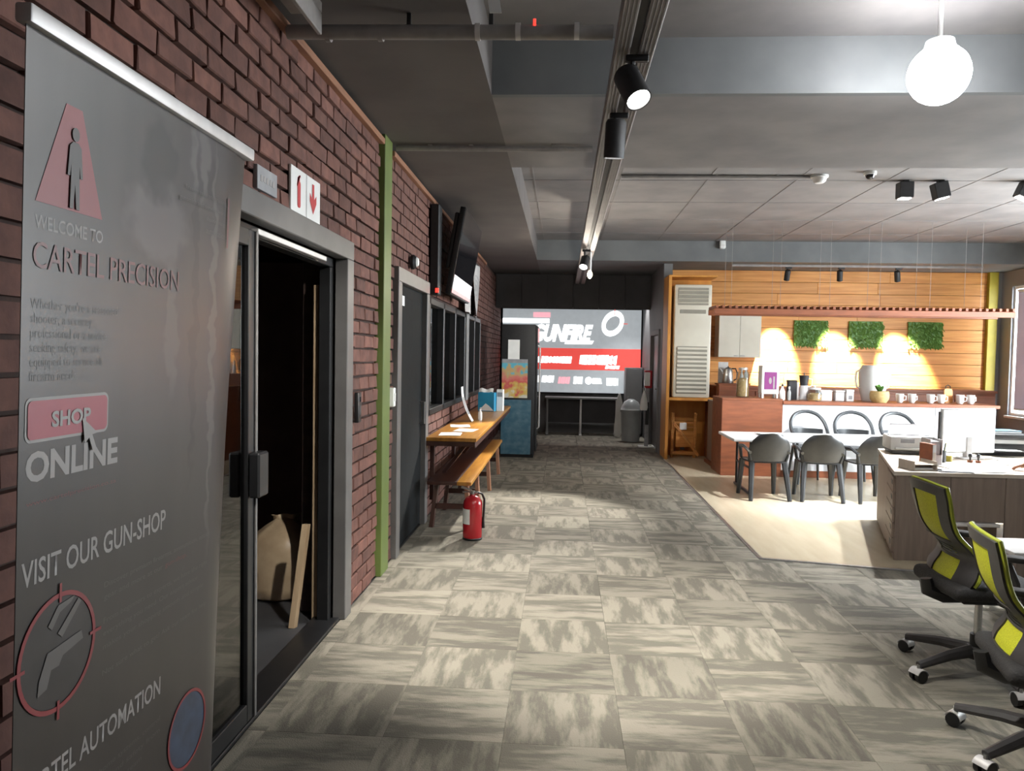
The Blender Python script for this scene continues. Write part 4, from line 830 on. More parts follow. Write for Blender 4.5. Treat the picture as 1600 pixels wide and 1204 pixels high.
# ------------------------------------------------------------------ dining table and chairs
dt = thing('folding_table', 'long white folding table with black legs before the bar', 'table', (2.0, 9.05, .005))
G().bb(0, 2.5, 0, .90, .628, .665, .008, 2).obj('table_top', 'tablewhite', dt)
for x in (.22, 2.25):
    for y in (.10, .80): G().cyl((x, y, .0), (x, y, .628), .016).obj('leg', 'black', dt)
    G().bb(x-.018, x+.018, .02, .88, .0, .03, .004).obj('foot_bar', 'black', dt); G().bb(x-.012, x+.012, .10, .80, .30, .32, .003).obj('crossbar', 'black', dt)
bk = thing('blue_booklet', 'pale blue open booklet lying on the table near its left end', 'booklet', (2.55, 9.62, .6705), 6)
G().sheet(lambda u, v: (.30*(u-.5), .21*(v-.5), .004+.03*abs(u-.5)), 8, 2, .002).obj('pages', 'paper', bk); G().sheet(lambda u, v: (.305*(u-.5), .215*(v-.5), .001+.03*abs(u-.5)), 8, 2, .002).obj('cover', 'bluemetal', bk)
def mono_chair():
    t = thing('plastic_chair', 'x', 'chair')
    def seat(u, v):
        a = (u-.5)*2; b = (v-.5)*2; return (.215*a*(1-.10*abs(b)), .215*b*(1-.08*a*a), .43-.018*(1-a*a)*(1-b*b))
    G().sheet(seat, 10, 10, .018).obj('seat', 'chair', t)
    def back(u, v):
        a = (u-.5)*2; z = .445+.32*v; wd = .232*math.sqrt(max(.02, 1-((v-.42)/.66)**2*(1 if v > .42 else .25))); return (wd*a, -.20-.075*v-.035*(1-a*a)+.05*a*a*(1-v*.6), z-.02*a*a*v)
    G().sheet(back, 12, 12, .016).obj('backrest', 'chair', t)
    for s_ in (-1, 1):
        G().tube([(s_*.195, -.17, .42), (s_*.215, -.185, .50), (s_*.225, -.175, .57)], [.022, .02, .014], 8).obj('back_support', 'chair', t)
        G().tube([(s_*.185, -.175, .425), (s_*.205, -.235, .2), (s_*.22, -.285, 0)], [.040, .034, .026], 6, flat=.8).obj('leg', 'chair', t)
        G().tube([(s_*.185, .175, .425), (s_*.20, .20, .2), (s_*.21, .225, 0)], [.040, .034, .026], 6, flat=.8).obj('leg', 'chair', t)
        G().tube([(s_*.215, -.215, .54), (s_*.25, -.08, .60), (s_*.24, .10, .585), (s_*.20, .17, .44)], [.018, .018, .018, .016], 6, flat=1.4).obj('armrest', 'chair', t)
    return t
mc = mono_chair()
for k, (x, y, a, lb) in enumerate(((2.33, 9.02, 4, 'charcoal plastic chair with solid rounded back at the table end nearest the walkway'), (2.95, 9.02, -5, 'charcoal plastic chair second along the near side of the white table'), (3.52, 9.03, 6, 'charcoal plastic chair third along the near side, beside the desk corner'))):
    o = mc if k == 0 else copy_tree(mc); o.location = (x, y, .005); o.rotation_euler = (0, 0, R(a)); tag(o, lb, 'chair', 'plastic chairs on the near side of the table')
def hoop_chair():
    t = thing('hoop_chair', 'x', 'chair')
    def seat(u, v):
        a = 2*PI*u; r_ = .22*v; return (r_*math.cos(a), r_*math.sin(a)*.95, .45-.012*(1-v*v))
    G().lathe([(0, .44), (.20, .445), (.225, .455), (.225, .47), (.20, .475), (0, .468)], n=28).obj('seat', 'hoop', t)
    P = [(-.20, -.09, .60), (-.235, .02, .66), (-.225, .11, .78), (-.15, .17, .885), (0, .195, .925), (.15, .17, .885), (.225, .11, .78), (.235, .02, .66), (.20, -.09, .60)]
    pts = []
    for i in range(len(P)-1):
        for q in range(4): pts.append(Vector(P[i]).lerp(Vector(P[i+1]), q/4))
    pts.append(Vector(P[-1])); sm_ = pts[:]
    for _ in range(3): sm_ = [sm_[0]]+[(sm_[i-1]+sm_[i]*2+sm_[i+1])/4 for i in range(1, len(sm_)-1)]+[sm_[-1]]
    G().tube(sm_, .024, 8).obj('back_hoop', 'hoop', t)
    G().sheet(lambda u, v: (.20*math.sin(R(-75+150*u)), .03+.17*math.cos(R(-75+150*u))+.01*v, .58+.11*v), 14, 3, .018).obj('back_band', 'hoop', t)
    for s_ in (-1, 1):
        G().tube([(s_*.20, -.09, .605), (s_*.20, -.12, .46)], .02, 8).obj('arm_post', 'hoop', t); G().tube([(s_*.15, .15, .46), (s_*.165, .19, .60)], .018, 8).obj('back_post', 'hoop', t)
        G().tube([(s_*.16, -.15, .45), (s_*.21, -.20, 0)], [.022, .015], 8).obj('leg', 'hoop', t); G().tube([(s_*.16, .15, .45), (s_*.20, .21, 0)], [.022, .015], 8).obj('leg', 'hoop', t)
    return t
hc = hoop_chair()
for k, (x, a, lb) in enumerate(((3.22, 3, 'grey hoop-backed chair on the bar side of the table, first from the wooden bar end'), (3.78, -6, 'grey hoop-backed chair second from the wooden bar end'), (4.36, 5, 'grey hoop-backed chair third from the wooden bar end, behind the printer'))):
    o = hc if k == 0 else copy_tree(hc); o.location = (x, 10.18, .005); o.rotation_euler = (0, 0, R(a)); tag(o, lb, 'chair', 'hoop chairs between the table and the bar')

# ------------------------------------------------------------------ reception desk
dk = thing('reception_desk', 'long grey oak desk with drawer end, cluttered with printers and papers', 'desk', (0, 0, 0))
D0, D1 = (2.655, 6.29), (3.18, 7.93)
def deskquad(ins, x1=5.6):
    k = (D1[0]-D0[0])/(D1[1]-D0[1]); y0, y1 = D0[1]+ins, D1[1]-ins
    return [(D0[0]+ins*1.3+k*ins, y0), (x1, y0), (x1, y1), (D0[0]+ins*1.3+k*(y1-D0[1]), y1)]
G().prism(deskquad(0), .69, .72, 'z').obj('desk_top', 'desktop', dk)
dv = Vector((D1[0]-D0[0], D1[1]-D0[1], 0)); LL = dv.length; dn = dv.normalized(); ang = math.degrees(math.atan2(dn.y, dn.x))
g = G(); mx = tr(D0[0], D0[1], 0) @ rot('Z', ang)
def onside(name, a, b, z0, z1, o0, o1, m, par, bev=.003):
    g = G(); g.box(((a+b)/2, (o0+o1)/2, (z0+z1)/2), (b-a, abs(o1-o0), z1-z0), bev); bmesh.ops.transform(g.bm, matrix=mx, verts=g.bm.verts[:]); return g.obj(name, m, par)
onside('end_panel', .02, LL-.02, .005, .69, -.05, -.02, 'deskwood', dk)
for k in range(5):
    z0 = .06+.122*k; d = onside('drawer', .05, .62, z0, z0+.116, -.02, 0, 'deskwood', dk); onside('handle', .10, .19, z0+.055, z0+.092, -.004, .003, 'black', d)
onside('drawer_side', .66, LL-.04, .02, .67, -.02, -.006, 'deskwood', dk)
G().bb(2.70, 3.10, 6.30, 6.325, .005, .69, .003).obj('front_panel', 'deskwood', dk); G().bb(3.102, 3.52, 6.30, 6.325, .33, .69, .003).obj('front_panel', 'deskwood', dk); G().bb(3.522, 5.58, 6.292, 6.317, .005, .69, .003).obj('front_panel', 'deskwood', dk)
G().bb(3.07, 3.46, 6.24, 6.60, .305, .328, .003).obj('shelf', 'edge', dk); G().bb(3.08, 3.16, 6.40, 6.43, .005, .30).obj('recess_back', 'black', dk); G().bb(3.16, 3.52, 6.40, 6.43, .005, .30).obj('recess_back', 'deskwood', dk)
G().bb(5.55, 5.6, 6.32, 7.9, .005, .69).obj('end_panel', 'deskwood', dk); G().bb(3.25, 5.55, 7.86, 7.89, .3, .69).obj('modesty_panel', 'deskwood', dk)
lu = thing('low_unit', 'low brown cupboard with white board edges behind the office chairs', 'cupboard', (2.82, 4.92, 0))
G().bb(0, 1.1, 0, .42, .40, .425, .003).obj('top', 'edge', lu); G().bb(.02, 1.08, .02, .40, .225, .40, .002).obj('body', 'deskwood', lu); G().bb(0, 1.1, 0, .42, .20, .225, .003).obj('bottom_board', 'edge', lu)
for x in (.06, 1.04):
    for y in (.06, .36): G().bb(x-.02, x+.02, y-.02, y+.02, 0, .20, .003).obj('leg', 'black', lu)
DZ = .7205
pr = thing('flatbed_printer', 'white flatbed printer with dark glass lid at the desk corner', 'printer', (3.33, 7.62, DZ), -10)
G().bb(-.19, .19, -.17, .17, .035, .17, .02, 2).obj('body', 'white', pr); G().bb(-.17, .17, -.15, .15, 0, .035, .004).obj('base', 'black', pr)
G().sheet(lambda u, v: ((u-.5)*(.36-.10*v), -.02+.17*v, .172+.09*math.sin(PI/2*v)), 8, 6, .014).obj('lid', 'chairframe', pr); G().bb(-.15, .15, -.20, -.165, .05, .065, .003).obj('paper_tray', 'white', pr); G().bb(-.10, .02, -.173, -.168, .11, .15, .002).obj('control_panel', 'greyprint', pr)
t = thing('brown_binder', 'thin brown binder standing upright on the desk edge', 'binder', (3.06, 6.62, DZ), 12); G().bb(-.02, .02, -.08, .08, 0, .20, .004).obj('cover', 'redwood', t); G().bb(-.014, .014, -.082, .076, .006, .194).obj('pages', 'paper', t); G().bb(-.012, .012, -.084, -.081, .05, .13, .001).obj('spine_label', 'desktop', t)
t = thing('letter_tray', 'pale wooden letter tray with papers near the desk corner', 'tray', (2.93, 6.48, DZ), 8)
for z in (.0, .045): G().bb(-.10, .09, -.10, .12, z, z+.006, .002).obj('tray_shelf', 'desktop', t)
G().bb(-.08, .07, -.08, .10, .0065, .02).obj('papers', 'paper', t)
for x in (-.10, .09): G().bb(x-.005, x+.005, -.10, .12, 0, .075, .002).obj('tray_side', 'desktop', t)
t = thing('grey_file_box', 'grey file box behind the brown binder on the desk', 'box', (3.20, 6.85, DZ), -6)
for x in (-.05, .045): G().bb(x-.003, x+.003, -.11, .11, 0, .22, .002).obj('side', 'alu', t)
G().bb(-.05, .045, .107, .113, 0, .22, .002).obj('back', 'alu', t); G().bb(-.05, .045, -.11, .11, 0, .006).obj('bottom', 'alu', t); G().bb(-.035, .03, -.10, .10, .007, .20, .001).obj('files', 'greyprint', t); G().bb(-.05, .045, -.113, -.107, 0, .09, .002).obj('front', 'alu', t)
t = thing('pen_cup', 'dark cup of pens, yellow and red ones, on the desk', 'pen cup', (3.34, 6.98, DZ)); G().lathe([(0, 0), (.04, 0), (.042, .1), (.038, .1), (.036, .006), (0, .006)], n=18).obj('cup', 'blackmatt', t)
for k, (dx, dy, m) in enumerate(((.025, .0, 'lime'), (-.02, .015, 'red'), (.01, -.025, 'black'), (-.01, -.02, 'bluebox'))): G().cyl((dx*.6, dy*.6, .008), (dx*1.6, dy*1.6, .17), .005, n=8).obj('pen', m, t)
t = thing('yellow_marker', 'small yellow roll on the desk beside the pen cup', 'tape', (3.43, 7.05, DZ)); g = G(); g.lathe([(.022, 0), (.038, 0), (.038, .05), (.022, .05), (.022, 0)], n=20); g.obj('roll', 'yellowgreen', t); G().lathe([(.019, 0), (.022, 0), (.022, .05), (.019, .05), (.019, 0)], n=16).obj('core', 'paper', t)
mo = thing('desk_monitor', 'white-framed desk monitor with a glowing blank white screen', 'monitor', (3.72, 7.30, DZ), 14)
G().bb(-.28, .28, -.018, .018, .05, .46, .010, 2).obj('casing', 'white', mo); G().bb(-.265, .265, -.0195, -.0175, .065, .445, .001).obj('screen', 'lbscreen', mo); G().bb(-.03, .03, -.035, .02, .0, .20, .005).obj('neck', 'alu', mo); G().bb(-.11, .11, -.09, .09, 0, .014, .004).obj('foot', 'alu', mo); G().bb(-.30, -.281, -.014, .014, .08, .43, .004).obj('dark_edge', 'chairframe', mo)
def inkjet(loc, rz, label):
    t = thing('inkjet_printer', label, 'printer', loc, rz, 'black printers on the desk')
    G().bb(-.23, .23, -.17, .17, .03, .115, .012, 2).obj('lower_body', 'black', t); G().bb(-.235, .235, -.175, .175, .155, .205, .012, 2).obj('scanner_lid', 'blackmatt', t); G().bb(-.225, .225, -.165, .165, .115, .155, .004).obj('white_band', 'white', t)
    G().bb(-.20, .20, -.14, .15, 0, .03, .004).obj('base', 'blackmatt', t); G().bb(-.14, .14, -.30, -.165, .05, .058, .002).obj('output_tray', 'black', t); G().bb(-.10, .10, -.29, -.17, .0585, .064).obj('paper_stack', 'paper', t); return t
inkjet((4.20, 7.72, DZ), -4, 'black inkjet printer with white band right behind the glowing white monitor'); inkjet((4.76, 7.70, DZ), -9, 'black inkjet printer farthest right on the desk, nearer the window')
t = thing('blue_folder', 'pale blue folder lying on the first inkjet printer', 'folder', (4.24, 7.72, DZ+.206), 5); G().bb(-.15, .15, -.10, .10, 0, .006, .002).obj('cover', 'bin', t); G().bb(-.145, .145, -.095, .095, .006, .022).obj('papers', 'paper', t); G().bb(-.15, .15, -.10, .10, .022, .028, .002).obj('top_cover', 'bluemetal', t)
t = thing('yellow_cup', 'small yellow cup on the second inkjet printer', 'cup', (4.72, 7.78, DZ+.206)); G().lathe([(0, 0), (.03, 0), (.036, .09), (.032, .09), (.027, .006), (0, .006)], n=18).obj('cup', 'yellowgreen', t); G().tube([(.033, 0, .07), (.058, 0, .065), (.056, 0, .03), (.03, 0, .025)], .005, 6).obj('handle', 'yellowgreen', t)
for k, (x, y, a, lb) in enumerate(((3.30, 6.62, 10, 'white sheet of paper beside the brown binder'), (3.52, 6.78, -14, 'white sheet of paper in front of the glowing white monitor'), (3.45, 6.50, 4, 'white sheet of paper behind the clipboard'), (3.95, 6.85, 20, 'white sheet of paper beyond the hand'), (4.05, 7.20, -8, 'white sheet of paper before the inkjet printers'))):
    o = tag(G().sheet(lambda u, v: (.21*(u-.5), .297*(v-.5), .001+.004*math.sin(2.5*v+k)**2), 4, 6, .0008).obj('paper_sheet', 'paper'), lb, 'paper', 'loose papers on the desk'); o.location = (x, y, DZ+.001); o.rotation_euler = (0, 0, R(a))
t = thing('clipboard', 'grey clipboard with papers lying at the front edge of the desk', 'clipboard', (3.16, 6.40, DZ), 84); G().bb(-.09, .09, -.13, .13, 0, .006, .003).obj('board', 'chairframe', t); G().bb(-.08, .08, -.12, .09, .006, .009).obj('paper', 'greyprint', t); G().bb(-.03, .03, .09, .12, .006, .018, .003).obj('clip', 'steel', t)
for k, (x, y) in enumerate(((3.60, 7.00), (3.66, 6.98))):
    lathe_thing('ink_stamp', 'small dark red hand stamp, the %s before the glowing white monitor' % ('left one' if k == 0 else 'right one'), 'stamp', (x, y, DZ), (('base', 'redwood', [(0, 0), (.022, 0), (.022, .02), (0, .02)]), ('grip', 'black', [(0, .02), (.008, .02), (.008, .04), (.016, .055), (.012, .075), (0, .08)])), 'hand stamps on the desk', 14)

# ------------------------------------------------------------------ office chairs
def office_chair(dz=0., base=0.):
    t = thing('office_chair', 'x', 'chair')
    for k in range(5):
        a = R(base+72*k); c_, s_ = math.cos(a), math.sin(a)
        lg = G().tube([(.03*c_, .03*s_, .125), (.18*c_, .18*s_, .115), (.365*c_, .365*s_, .082)], [.034, .028, .020], 8, flat=.8).obj('leg', 'chairframe', t)
        cs = thing('caster', None, None); cs.parent = t; cs.location = (.365*c_, .365*s_, 0)
        for q in (-1, 1): G().cyl((-s_*q*.008, c_*q*.008, .031), (-s_*q*.030, c_*q*.030, .031), .030, n=16).obj('wheel', 'black', cs)
        g = G(); g.sheet(lambda u, v: (.034*math.cos(R(20+150*u))*c_ - s_*(v-.5)*.064, .034*math.cos(R(20+150*u))*s_ + c_*(v-.5)*.064, .031+.036*math.sin(R(20+150*u))), 8, 1, .003); g.obj('cap', 'alu', cs); G().cyl((0, 0, .05), (0, 0, .085), .009, n=8).obj('pin', 'steel', cs)
    G().cyl((0, 0, .09), (0, 0, .21), .034).obj('column_sleeve', 'black', t); G().cyl((0, 0, .21), (0, 0, .40+dz), .018).obj('gas_lift', 'steel', t); G().lathe([(0, .085), (.055, .09), (.06, .12), (.045, .15), (0, .15)], n=20).obj('hub', 'chairframe', t)
    G().box((.0, 0, .41+dz), (.26, .20, .045), .01).obj('tilt_plate', 'black', t)
    G().cyl((.05, -.10, .405+dz), (.05, -.26, .40+dz), .008).obj('lever', 'steel', t)
    def seat(u, v, th=0):
        a, b = (u-.5)*2, (v-.5)*2; e = (abs(a)**4+abs(b)**4)**.25; k = max(abs(a), abs(b), 1e-6)/max(e, 1e-6)
        return (.235*a*k, .24*b*k, .475+dz+.012*b*b-.03*max(0, a-.6)**2*4)
    G().box((-.0, 0, .474+dz), (.47, .48, .075), .034, None, 3).obj('seat', 'fabric', t, 60)
    W_ = [(0, .15), (.08, .205), (.20, .235), (.30, .215), (.42, .180), (.55, .165), (.72, .175), (.90, .188), (1, .185)]
    def wid(v):
        for (a, b), (c, d) in zip(W_, W_[1:]):
            if v <= c: q = (v-a)/(c-a); q = q*q*(3-2*q); return b+(d-b)*q
        return W_[-1][1]
    def px(v): return -.205 - .03*math.sin(2.4*v-.2) + .085*math.exp(-((v-.36)/.17)**2) - .075*v*v
    def back(u, v, off=0): 
        a = (u-.5)*2; return (px(v)+.045*a*a*(1-.4*v)+off, wid(v)*a, .43+dz+.565*v-.012*a*a*v)
    def holes(u, v):
        a = abs(u-.5)*2
        if .49 < v < .92 and a < .60: return True
        if .14 < v < .33 and a < .50: return True
        return .35 < v < .47 and a < .48
    G().sheet(back, 22, 34, .022, holes).obj('back_frame', 'chairframe', t)
    G().sheet(lambda u, v: back(.5+(u-.5)*.63, .48+.45*v, -.002), 10, 12, .004).obj('mesh_panel', 'lime', t); G().sheet(lambda u, v: back(.5+(u-.5)*.54, .13+.21*v, -.002), 8, 6, .004).obj('mesh_panel', 'lime', t)
    for k in range(4):
        v0 = .355+.03*k; G().sheet(lambda u, v: back(.5+(u-.5)*.52, v0+.016*v, -.002), 8, 1, .012).obj('lumbar_slat', 'chairframe', t)
    for q in (-1, 0, 1): G().sheet(lambda u, v: back(.5+.13*q+(u-.5)*.03, .33+.16*v, .003), 1, 8, .010).obj('lumbar_rib', 'lime', t)
    pts = [back(1, v/20, .010) for v in range(3, 21)] + [back(1-u/10, 1, .006) for u in range(1, 10)] + [back(0, 1-v/20, .010) for v in range(0, 18)]
    G().tube(pts, .010, 6).obj('edge_trim', 'limedge', t)
    G().tube([(-.02, 0, .405+dz), (-.17, 0, .40+dz), (-.255, 0, .43+dz), (-.268, 0, .49+dz)], [.03, .03, .026, .02], 8, flat=1.5).obj('back_bracket', 'black', t)
    for s_ in (-1, 1):
        G().tube([(.02, s_*.16, .425+dz), (.02, s_*.275, .43+dz), (.01, s_*.285, .56+dz), (-.03, s_*.28, .655+dz)], [.02, .022, .02, .018], 8, flat=1.3).obj('arm_post', 'chairframe', t)
        G().box((-.005, s_*.275, .672+dz), (.26, .075, .028), .010, rot('Y', 5), 2).obj('armrest', 'chairframe', t)
    return t
oc = office_chair(0, 128); oc.location = (2.15, 4.04, 0); tag(oc, 'office chair with lime mesh back, nearer the reception desk', 'chair', 'lime office chairs')
oc2 = office_chair(-.075, 144); oc2.location = (2.0, 3.18, 0); oc2.rotation_euler = (0, 0, R(-12.5)); tag(oc2, 'office chair with lime mesh back, nearest the camera and cut by the frame edge', 'chair', 'lime office chairs')
oc3 = copy_tree(oc); oc3.location = (4.30, 5.55, 0); oc3.rotation_euler = (0, 0, R(75)); tag(oc3, 'office chair under the seated person at the desk front', 'chair', 'lime office chairs')

# ------------------------------------------------------------------ person at the desk: only the hand and white sleeve reach into view
def skin(name, pts, edges, m, parent, lv=2, root=0):
    me = bpy.data.meshes.new(name); me.from_pydata([p[:3] for p in pts], edges, []); o = bpy.data.objects.new(name, me); C.objects.link(o)
    md = o.modifiers.new('s', 'SKIN'); md.use_smooth_shade = True
    for i, p in enumerate(pts):
        v = me.skin_vertices[0].data[i]; r_ = p[3]; v.radius = r_ if isinstance(r_, tuple) else (r_, r_); v.use_root = (i == root)
    sb = o.modifiers.new('b', 'SUBSURF'); sb.levels = sb.render_levels = lv
    dm = bpy.data.meshes.new_from_object(o.evaluated_get(bpy.context.evaluated_depsgraph_get())); bpy.data.objects.remove(o)
    dm.materials.clear(); dm.materials.append(M[m]); dm.polygons.foreach_set('use_smooth', [True]*len(dm.polygons))
    o = bpy.data.objects.new(name, dm); C.objects.link(o); o.parent = parent; return o
pe = thing('person', 'person in a white long-sleeved shirt reaching one hand onto the desk', 'person', (4.30, 5.52, 0))
def L_(p): return (p[0]-4.30, p[1]-5.52, p[2])
sh_l, el_l, wr_l = (4.10, 5.62, 1.08), (3.98, 6.06, .94), (3.835, 6.49, .785)
sh_r, el_r, wr_r = (4.52, 5.60, 1.08), (4.62, 5.86, .85), (4.50, 6.12, .755)
pts = [L_((4.30, 5.48, .56))+(.13,), L_((4.30, 5.49, .78))+(.12,), L_((4.31, 5.56, 1.02))+(.13,), L_((4.31, 5.59, 1.16))+(.06,), L_((4.31, 5.62, 1.20))+(.085,), L_((4.31, 5.645, 1.30))+(.105,), L_((4.31, 5.65, 1.38))+(.085,),
       L_(sh_l)+(.062,), L_(el_l)+(.044,), L_(wr_l)+(.028,), L_(sh_r)+(.062,), L_(el_r)+(.044,), L_(wr_r)+(.028,),
       L_((4.21, 5.54, .54))+(.09,), L_((4.16, 5.98, .52))+(.062,), L_((4.14, 5.98, .10))+(.042,), L_((4.14, 6.12, .04))+(.035,), L_((4.40, 5.54, .54))+(.09,), L_((4.44, 5.98, .52))+(.062,), L_((4.46, 5.98, .10))+(.042,), L_((4.46, 6.12, .04))+(.035,)]
edges = [(0, 1), (1, 2), (2, 3), (3, 4), (4, 5), (5, 6), (2, 7), (7, 8), (8, 9), (2, 10), (10, 11), (11, 12), (0, 13), (13, 14), (14, 15), (15, 16), (0, 17), (17, 18), (18, 19), (19, 20)]
for wi, wr, d, sd in ((9, wr_l, (-.75, .66, -.12), -1), (12, wr_r, (-.35, .93, -.05), 1)):
    d = Vector(d).normalized(); s_ = Vector((0, 0, 1)).cross(d).normalized(); W0 = Vector(wr); up = Vector((0, 0, 1))
    b = len(pts); pm = W0+d*.045-up*.012; pts.append(L_(pm)+(.030,)); edges.append((wi, b))
    kn = W0+d*.085-up*.012
    for k, (o_, ln) in enumerate(((-.030, .060), (-.010, .070), (.010, .066), (.029, .052))):
        p1 = kn+s_*o_; p2 = p1+d*ln*.55-up*.012; p3 = p1+d*ln*.92-up*.030; c = len(pts)
        pts.extend([L_(p1)+(.0125,), L_(p2)+(.010,), L_(p3)+(.0085,)]); edges.extend([(b, c), (c, c+1), (c+1, c+2)])
    ts = -1 if wi == 9 else 1; ts = ts*(1 if s_.x*1 else 1)
    q1 = W0+d*.035+s_*(.034*ts)-up*.012; q2 = q1+d*.035+s_*(.020*ts)-up*.010; q3 = q2+d*.028-s_*(.004*ts)-up*.010; c = len(pts)
    pts.extend([L_(q1)+(.013,), L_(q2)+(.011,), L_(q3)+(.009,)]); edges.extend([(b, c), (c, c+1), (c+1, c+2)])
skin('body', pts, edges, 'skin', pe)
sp_ = [p[:3]+(p[3]+q,) for p, q in ((pts[0], .035), (pts[1], .022), (pts[2], .016))]
cl = lambda a, b, t: tuple(a[i]+(b[i]-a[i])*t for i in range(3))
sp_ += [L_((4.31, 5.58, 1.10))+(.085,), L_(sh_l)+(.078,), L_(el_l)+(.060,), L_(cl(el_l, wr_l, .86))+(.046,), L_(sh_r)+(.078,), L_(el_r)+(.060,), L_(cl(el_r, wr_r, .86))+(.046,)]
skin('shirt', sp_, [(0, 1), (1, 2), (2, 3), (2, 4), (4, 5), (5, 6), (2, 7), (7, 8), (8, 9)], 'shirt', pe)
skin('trousers', [L_((4.30, 5.50, .55))+(.15,)]+[pts[i][:3]+(pts[i][3]+.014,) for i in (13, 14, 15, 17, 18, 19)], [(0, 1), (1, 2), (2, 3), (0, 4), (4, 5), (5, 6)], 'trouser', pe)
g = G(); g.sheet(lambda u, v: (.01+.108*math.cos(2*PI*u)*math.sin(PI*.62*v+.01), .115+.115*math.sin(2*PI*u)*math.sin(PI*.62*v+.01)-.02*v, 1.335+.12*math.cos(PI*.62*v+.01)), 20, 10, .01, lambda u, v: v > .55 and .12 < u < .38); g.obj('hair', 'hair', pe)
for s_ in (-1, 1):
    G().lathe([(0, -.011), (.009, -.006), (.011, 0), (.009, .006), (0, .011)], (.01+s_*.034, .222, 1.325), 10).obj('eye', 'white', pe); G().lathe([(0, -.006), (.005, 0), (0, .006)], (.01+s_*.034, .231, 1.325), 8).obj('pupil', 'black', pe)
    G().sheet(lambda u, v: (.01+s_*(.098+.016*v), .125-.03*u, 1.295+.06*u+.01*math.sin(PI*u)*v), 5, 3, .012).obj('ear', 'skin', pe)
G().tube([(.01, .222, 1.335), (.01, .240, 1.295), (.01, .228, 1.288)], [.008, .014, .010], 8).obj('nose', 'skin', pe); G().tube([(-.02, .216, 1.250), (.01, .222, 1.248), (.04, .216, 1.250)], [.004, .007, .004], 8).obj('mouth', 'redwood', pe)
for x in (4.14, 4.46): g = G(); g.box((0, .03, .045), (.095, .27, .085), .03, None, 2); o = g.obj('shoe', 'black', pe); o.location = L_((x, 6.03, 0.))

# ------------------------------------------------------------------ ceiling fixtures
lt = thing('lighting_trunking', 'long twin grey ribbed trunking hanging below the ceiling along the walkway', 'lighting track', (0, 0, 0))
for x0, x1 in ((.195, .262), (.300, .367)):
    g = G(); g.bb(x0, x1, -1.4, 14.2, 2.915, 2.965, .004)
    for k in range(4): q = x0+.006+(x1-x0-.018)*k/3; g.bb(q, q+.006, -1.4, 14.2, 2.909, 2.916)
    g.obj('trunking', 'trunk', lt)
G().bb(.262, .300, -1.4, 14.2, 2.935, 2.96).obj('centre_channel', 'darkpaint', lt)
for y in (1.0, 3.9, 6.8, 9.6, 12.0): G().bb(.20, .36, y-.012, y+.012, 2.965, 2.98, .002).obj('clip', 'galv', lt)
for y in (1.0, 3.9, 6.8, 9.6, 12.0): G().cyl((.281, y, 2.96), (.281, y, ZB), .006, n=8).obj('hanger_rod', 'galv', lt)
for k, (loc, aim, wt, sz, rad, ln, ls_, lb) in enumerate((
        ((.275, 3.42, 2.775), (1.35, 1.9, 0), 300, 95, .058, .17, 'lens', 'black spot lamp on the trunking with lit lens facing the camera'),
        ((.255, 4.22, 2.77), (.15, 4.7, 0), 650, 72, .055, .20, 'lens', 'black spot lamp on the trunking pointing away, behind the lit one'),
        ((.30, 2.15, 2.77), (-1.8, 4.75, .3), 330, 55, .055, .18, 'lens', 'black spot lamp on the trunking at the top of the view'),
        ((.24, 9.55, 2.75), (-.40, 7.75, .3), 800, 54, .055, .17, 'lens', 'black spot lamp far along the trunking aimed at the wall counter'))):
    spot_lamp('track_lamp', lb, loc, aim, wt, sz, rad, ln, 'track lamps on the trunking', 2.884-loc[2], lens=ls_, colr=(1, .97, .90))
t = thing('hanging_bulb', 'bare warm bulb in a small holder under the far trunking', 'bulb', (.315, 9.82, 2.66)); G().lathe([(0, -.085), (.018, -.075), (.032, -.045), (.034, -.02), (.02, .01), (.014, .03), (0, .03)], n=18).obj('glass_bulb', 'bulb', t); G().cyl((0, 0, .02), (0, 0, .255), .02).obj('holder', 'alu', t)
l = bpy.data.lights.new('bulb_light', 'POINT'); l.energy = 55; l.color = (1, .90, .76); l.shadow_soft_size = .035; lo = bpy.data.objects.new('bulb_light', l); C.objects.link(lo); lo.parent = t; lo.location = (0, 0, -.13)
# flood lamp: the bright light on the right
for loc, rad, lb in (((1.84, 4.02, 3.03), .145, 'bright round opal globe lamp hanging at upper right'), ((1.72, 3.08, 3.245), .10, 'second bright globe lamp cut by the top edge of the view')):
    t = thing('globe_lamp', lb, 'lamp', loc, 0, 'opal globe lamps'); h = ZB-loc[2]
    G().lathe([(0, -rad)]+[(rad*math.sin(PI*k/14), -rad*math.cos(PI*k/14)) for k in range(1, 14)]+[(0, rad)], n=28).obj('opal_globe', 'flood', t)
    g = G(); g.lathe([(0, rad*.9), (rad*.5, rad*.92), (rad*.45, rad*1.15), (.012, rad*1.2), (.012, h-.02), (.05, h-.02), (.05, h), (0, h)], n=20); g.obj('cap_and_stem', 'white', t)
t = thing('added_fill_lamp', 'unseen round fill lamp added between the dark header and the lit sign', 'lamp', (1.32, 15.0, ZS)); G().lathe([(.055, -.004), (.085, 0), (.085, -.012), (.06, -.016), (.055, -.004)], n=24).obj('trim_ring', 'white', t); G().lathe([(0, -.006), (.056, -.006), (.056, -.003), (0, -.003)], n=20).obj('lens', 'lens', t)  # unseen lamp, added to brighten the dark corridor end
l = bpy.data.lights.new('added_fill_spot', 'SPOT'); l.energy = 150; l.spot_size = R(82); l.spot_blend = .6; l.shadow_soft_size = .05; lo = bpy.data.objects.new('added_fill_spot', l); C.objects.link(lo); lo.parent = t; lo.location = (0, 0, -.03)
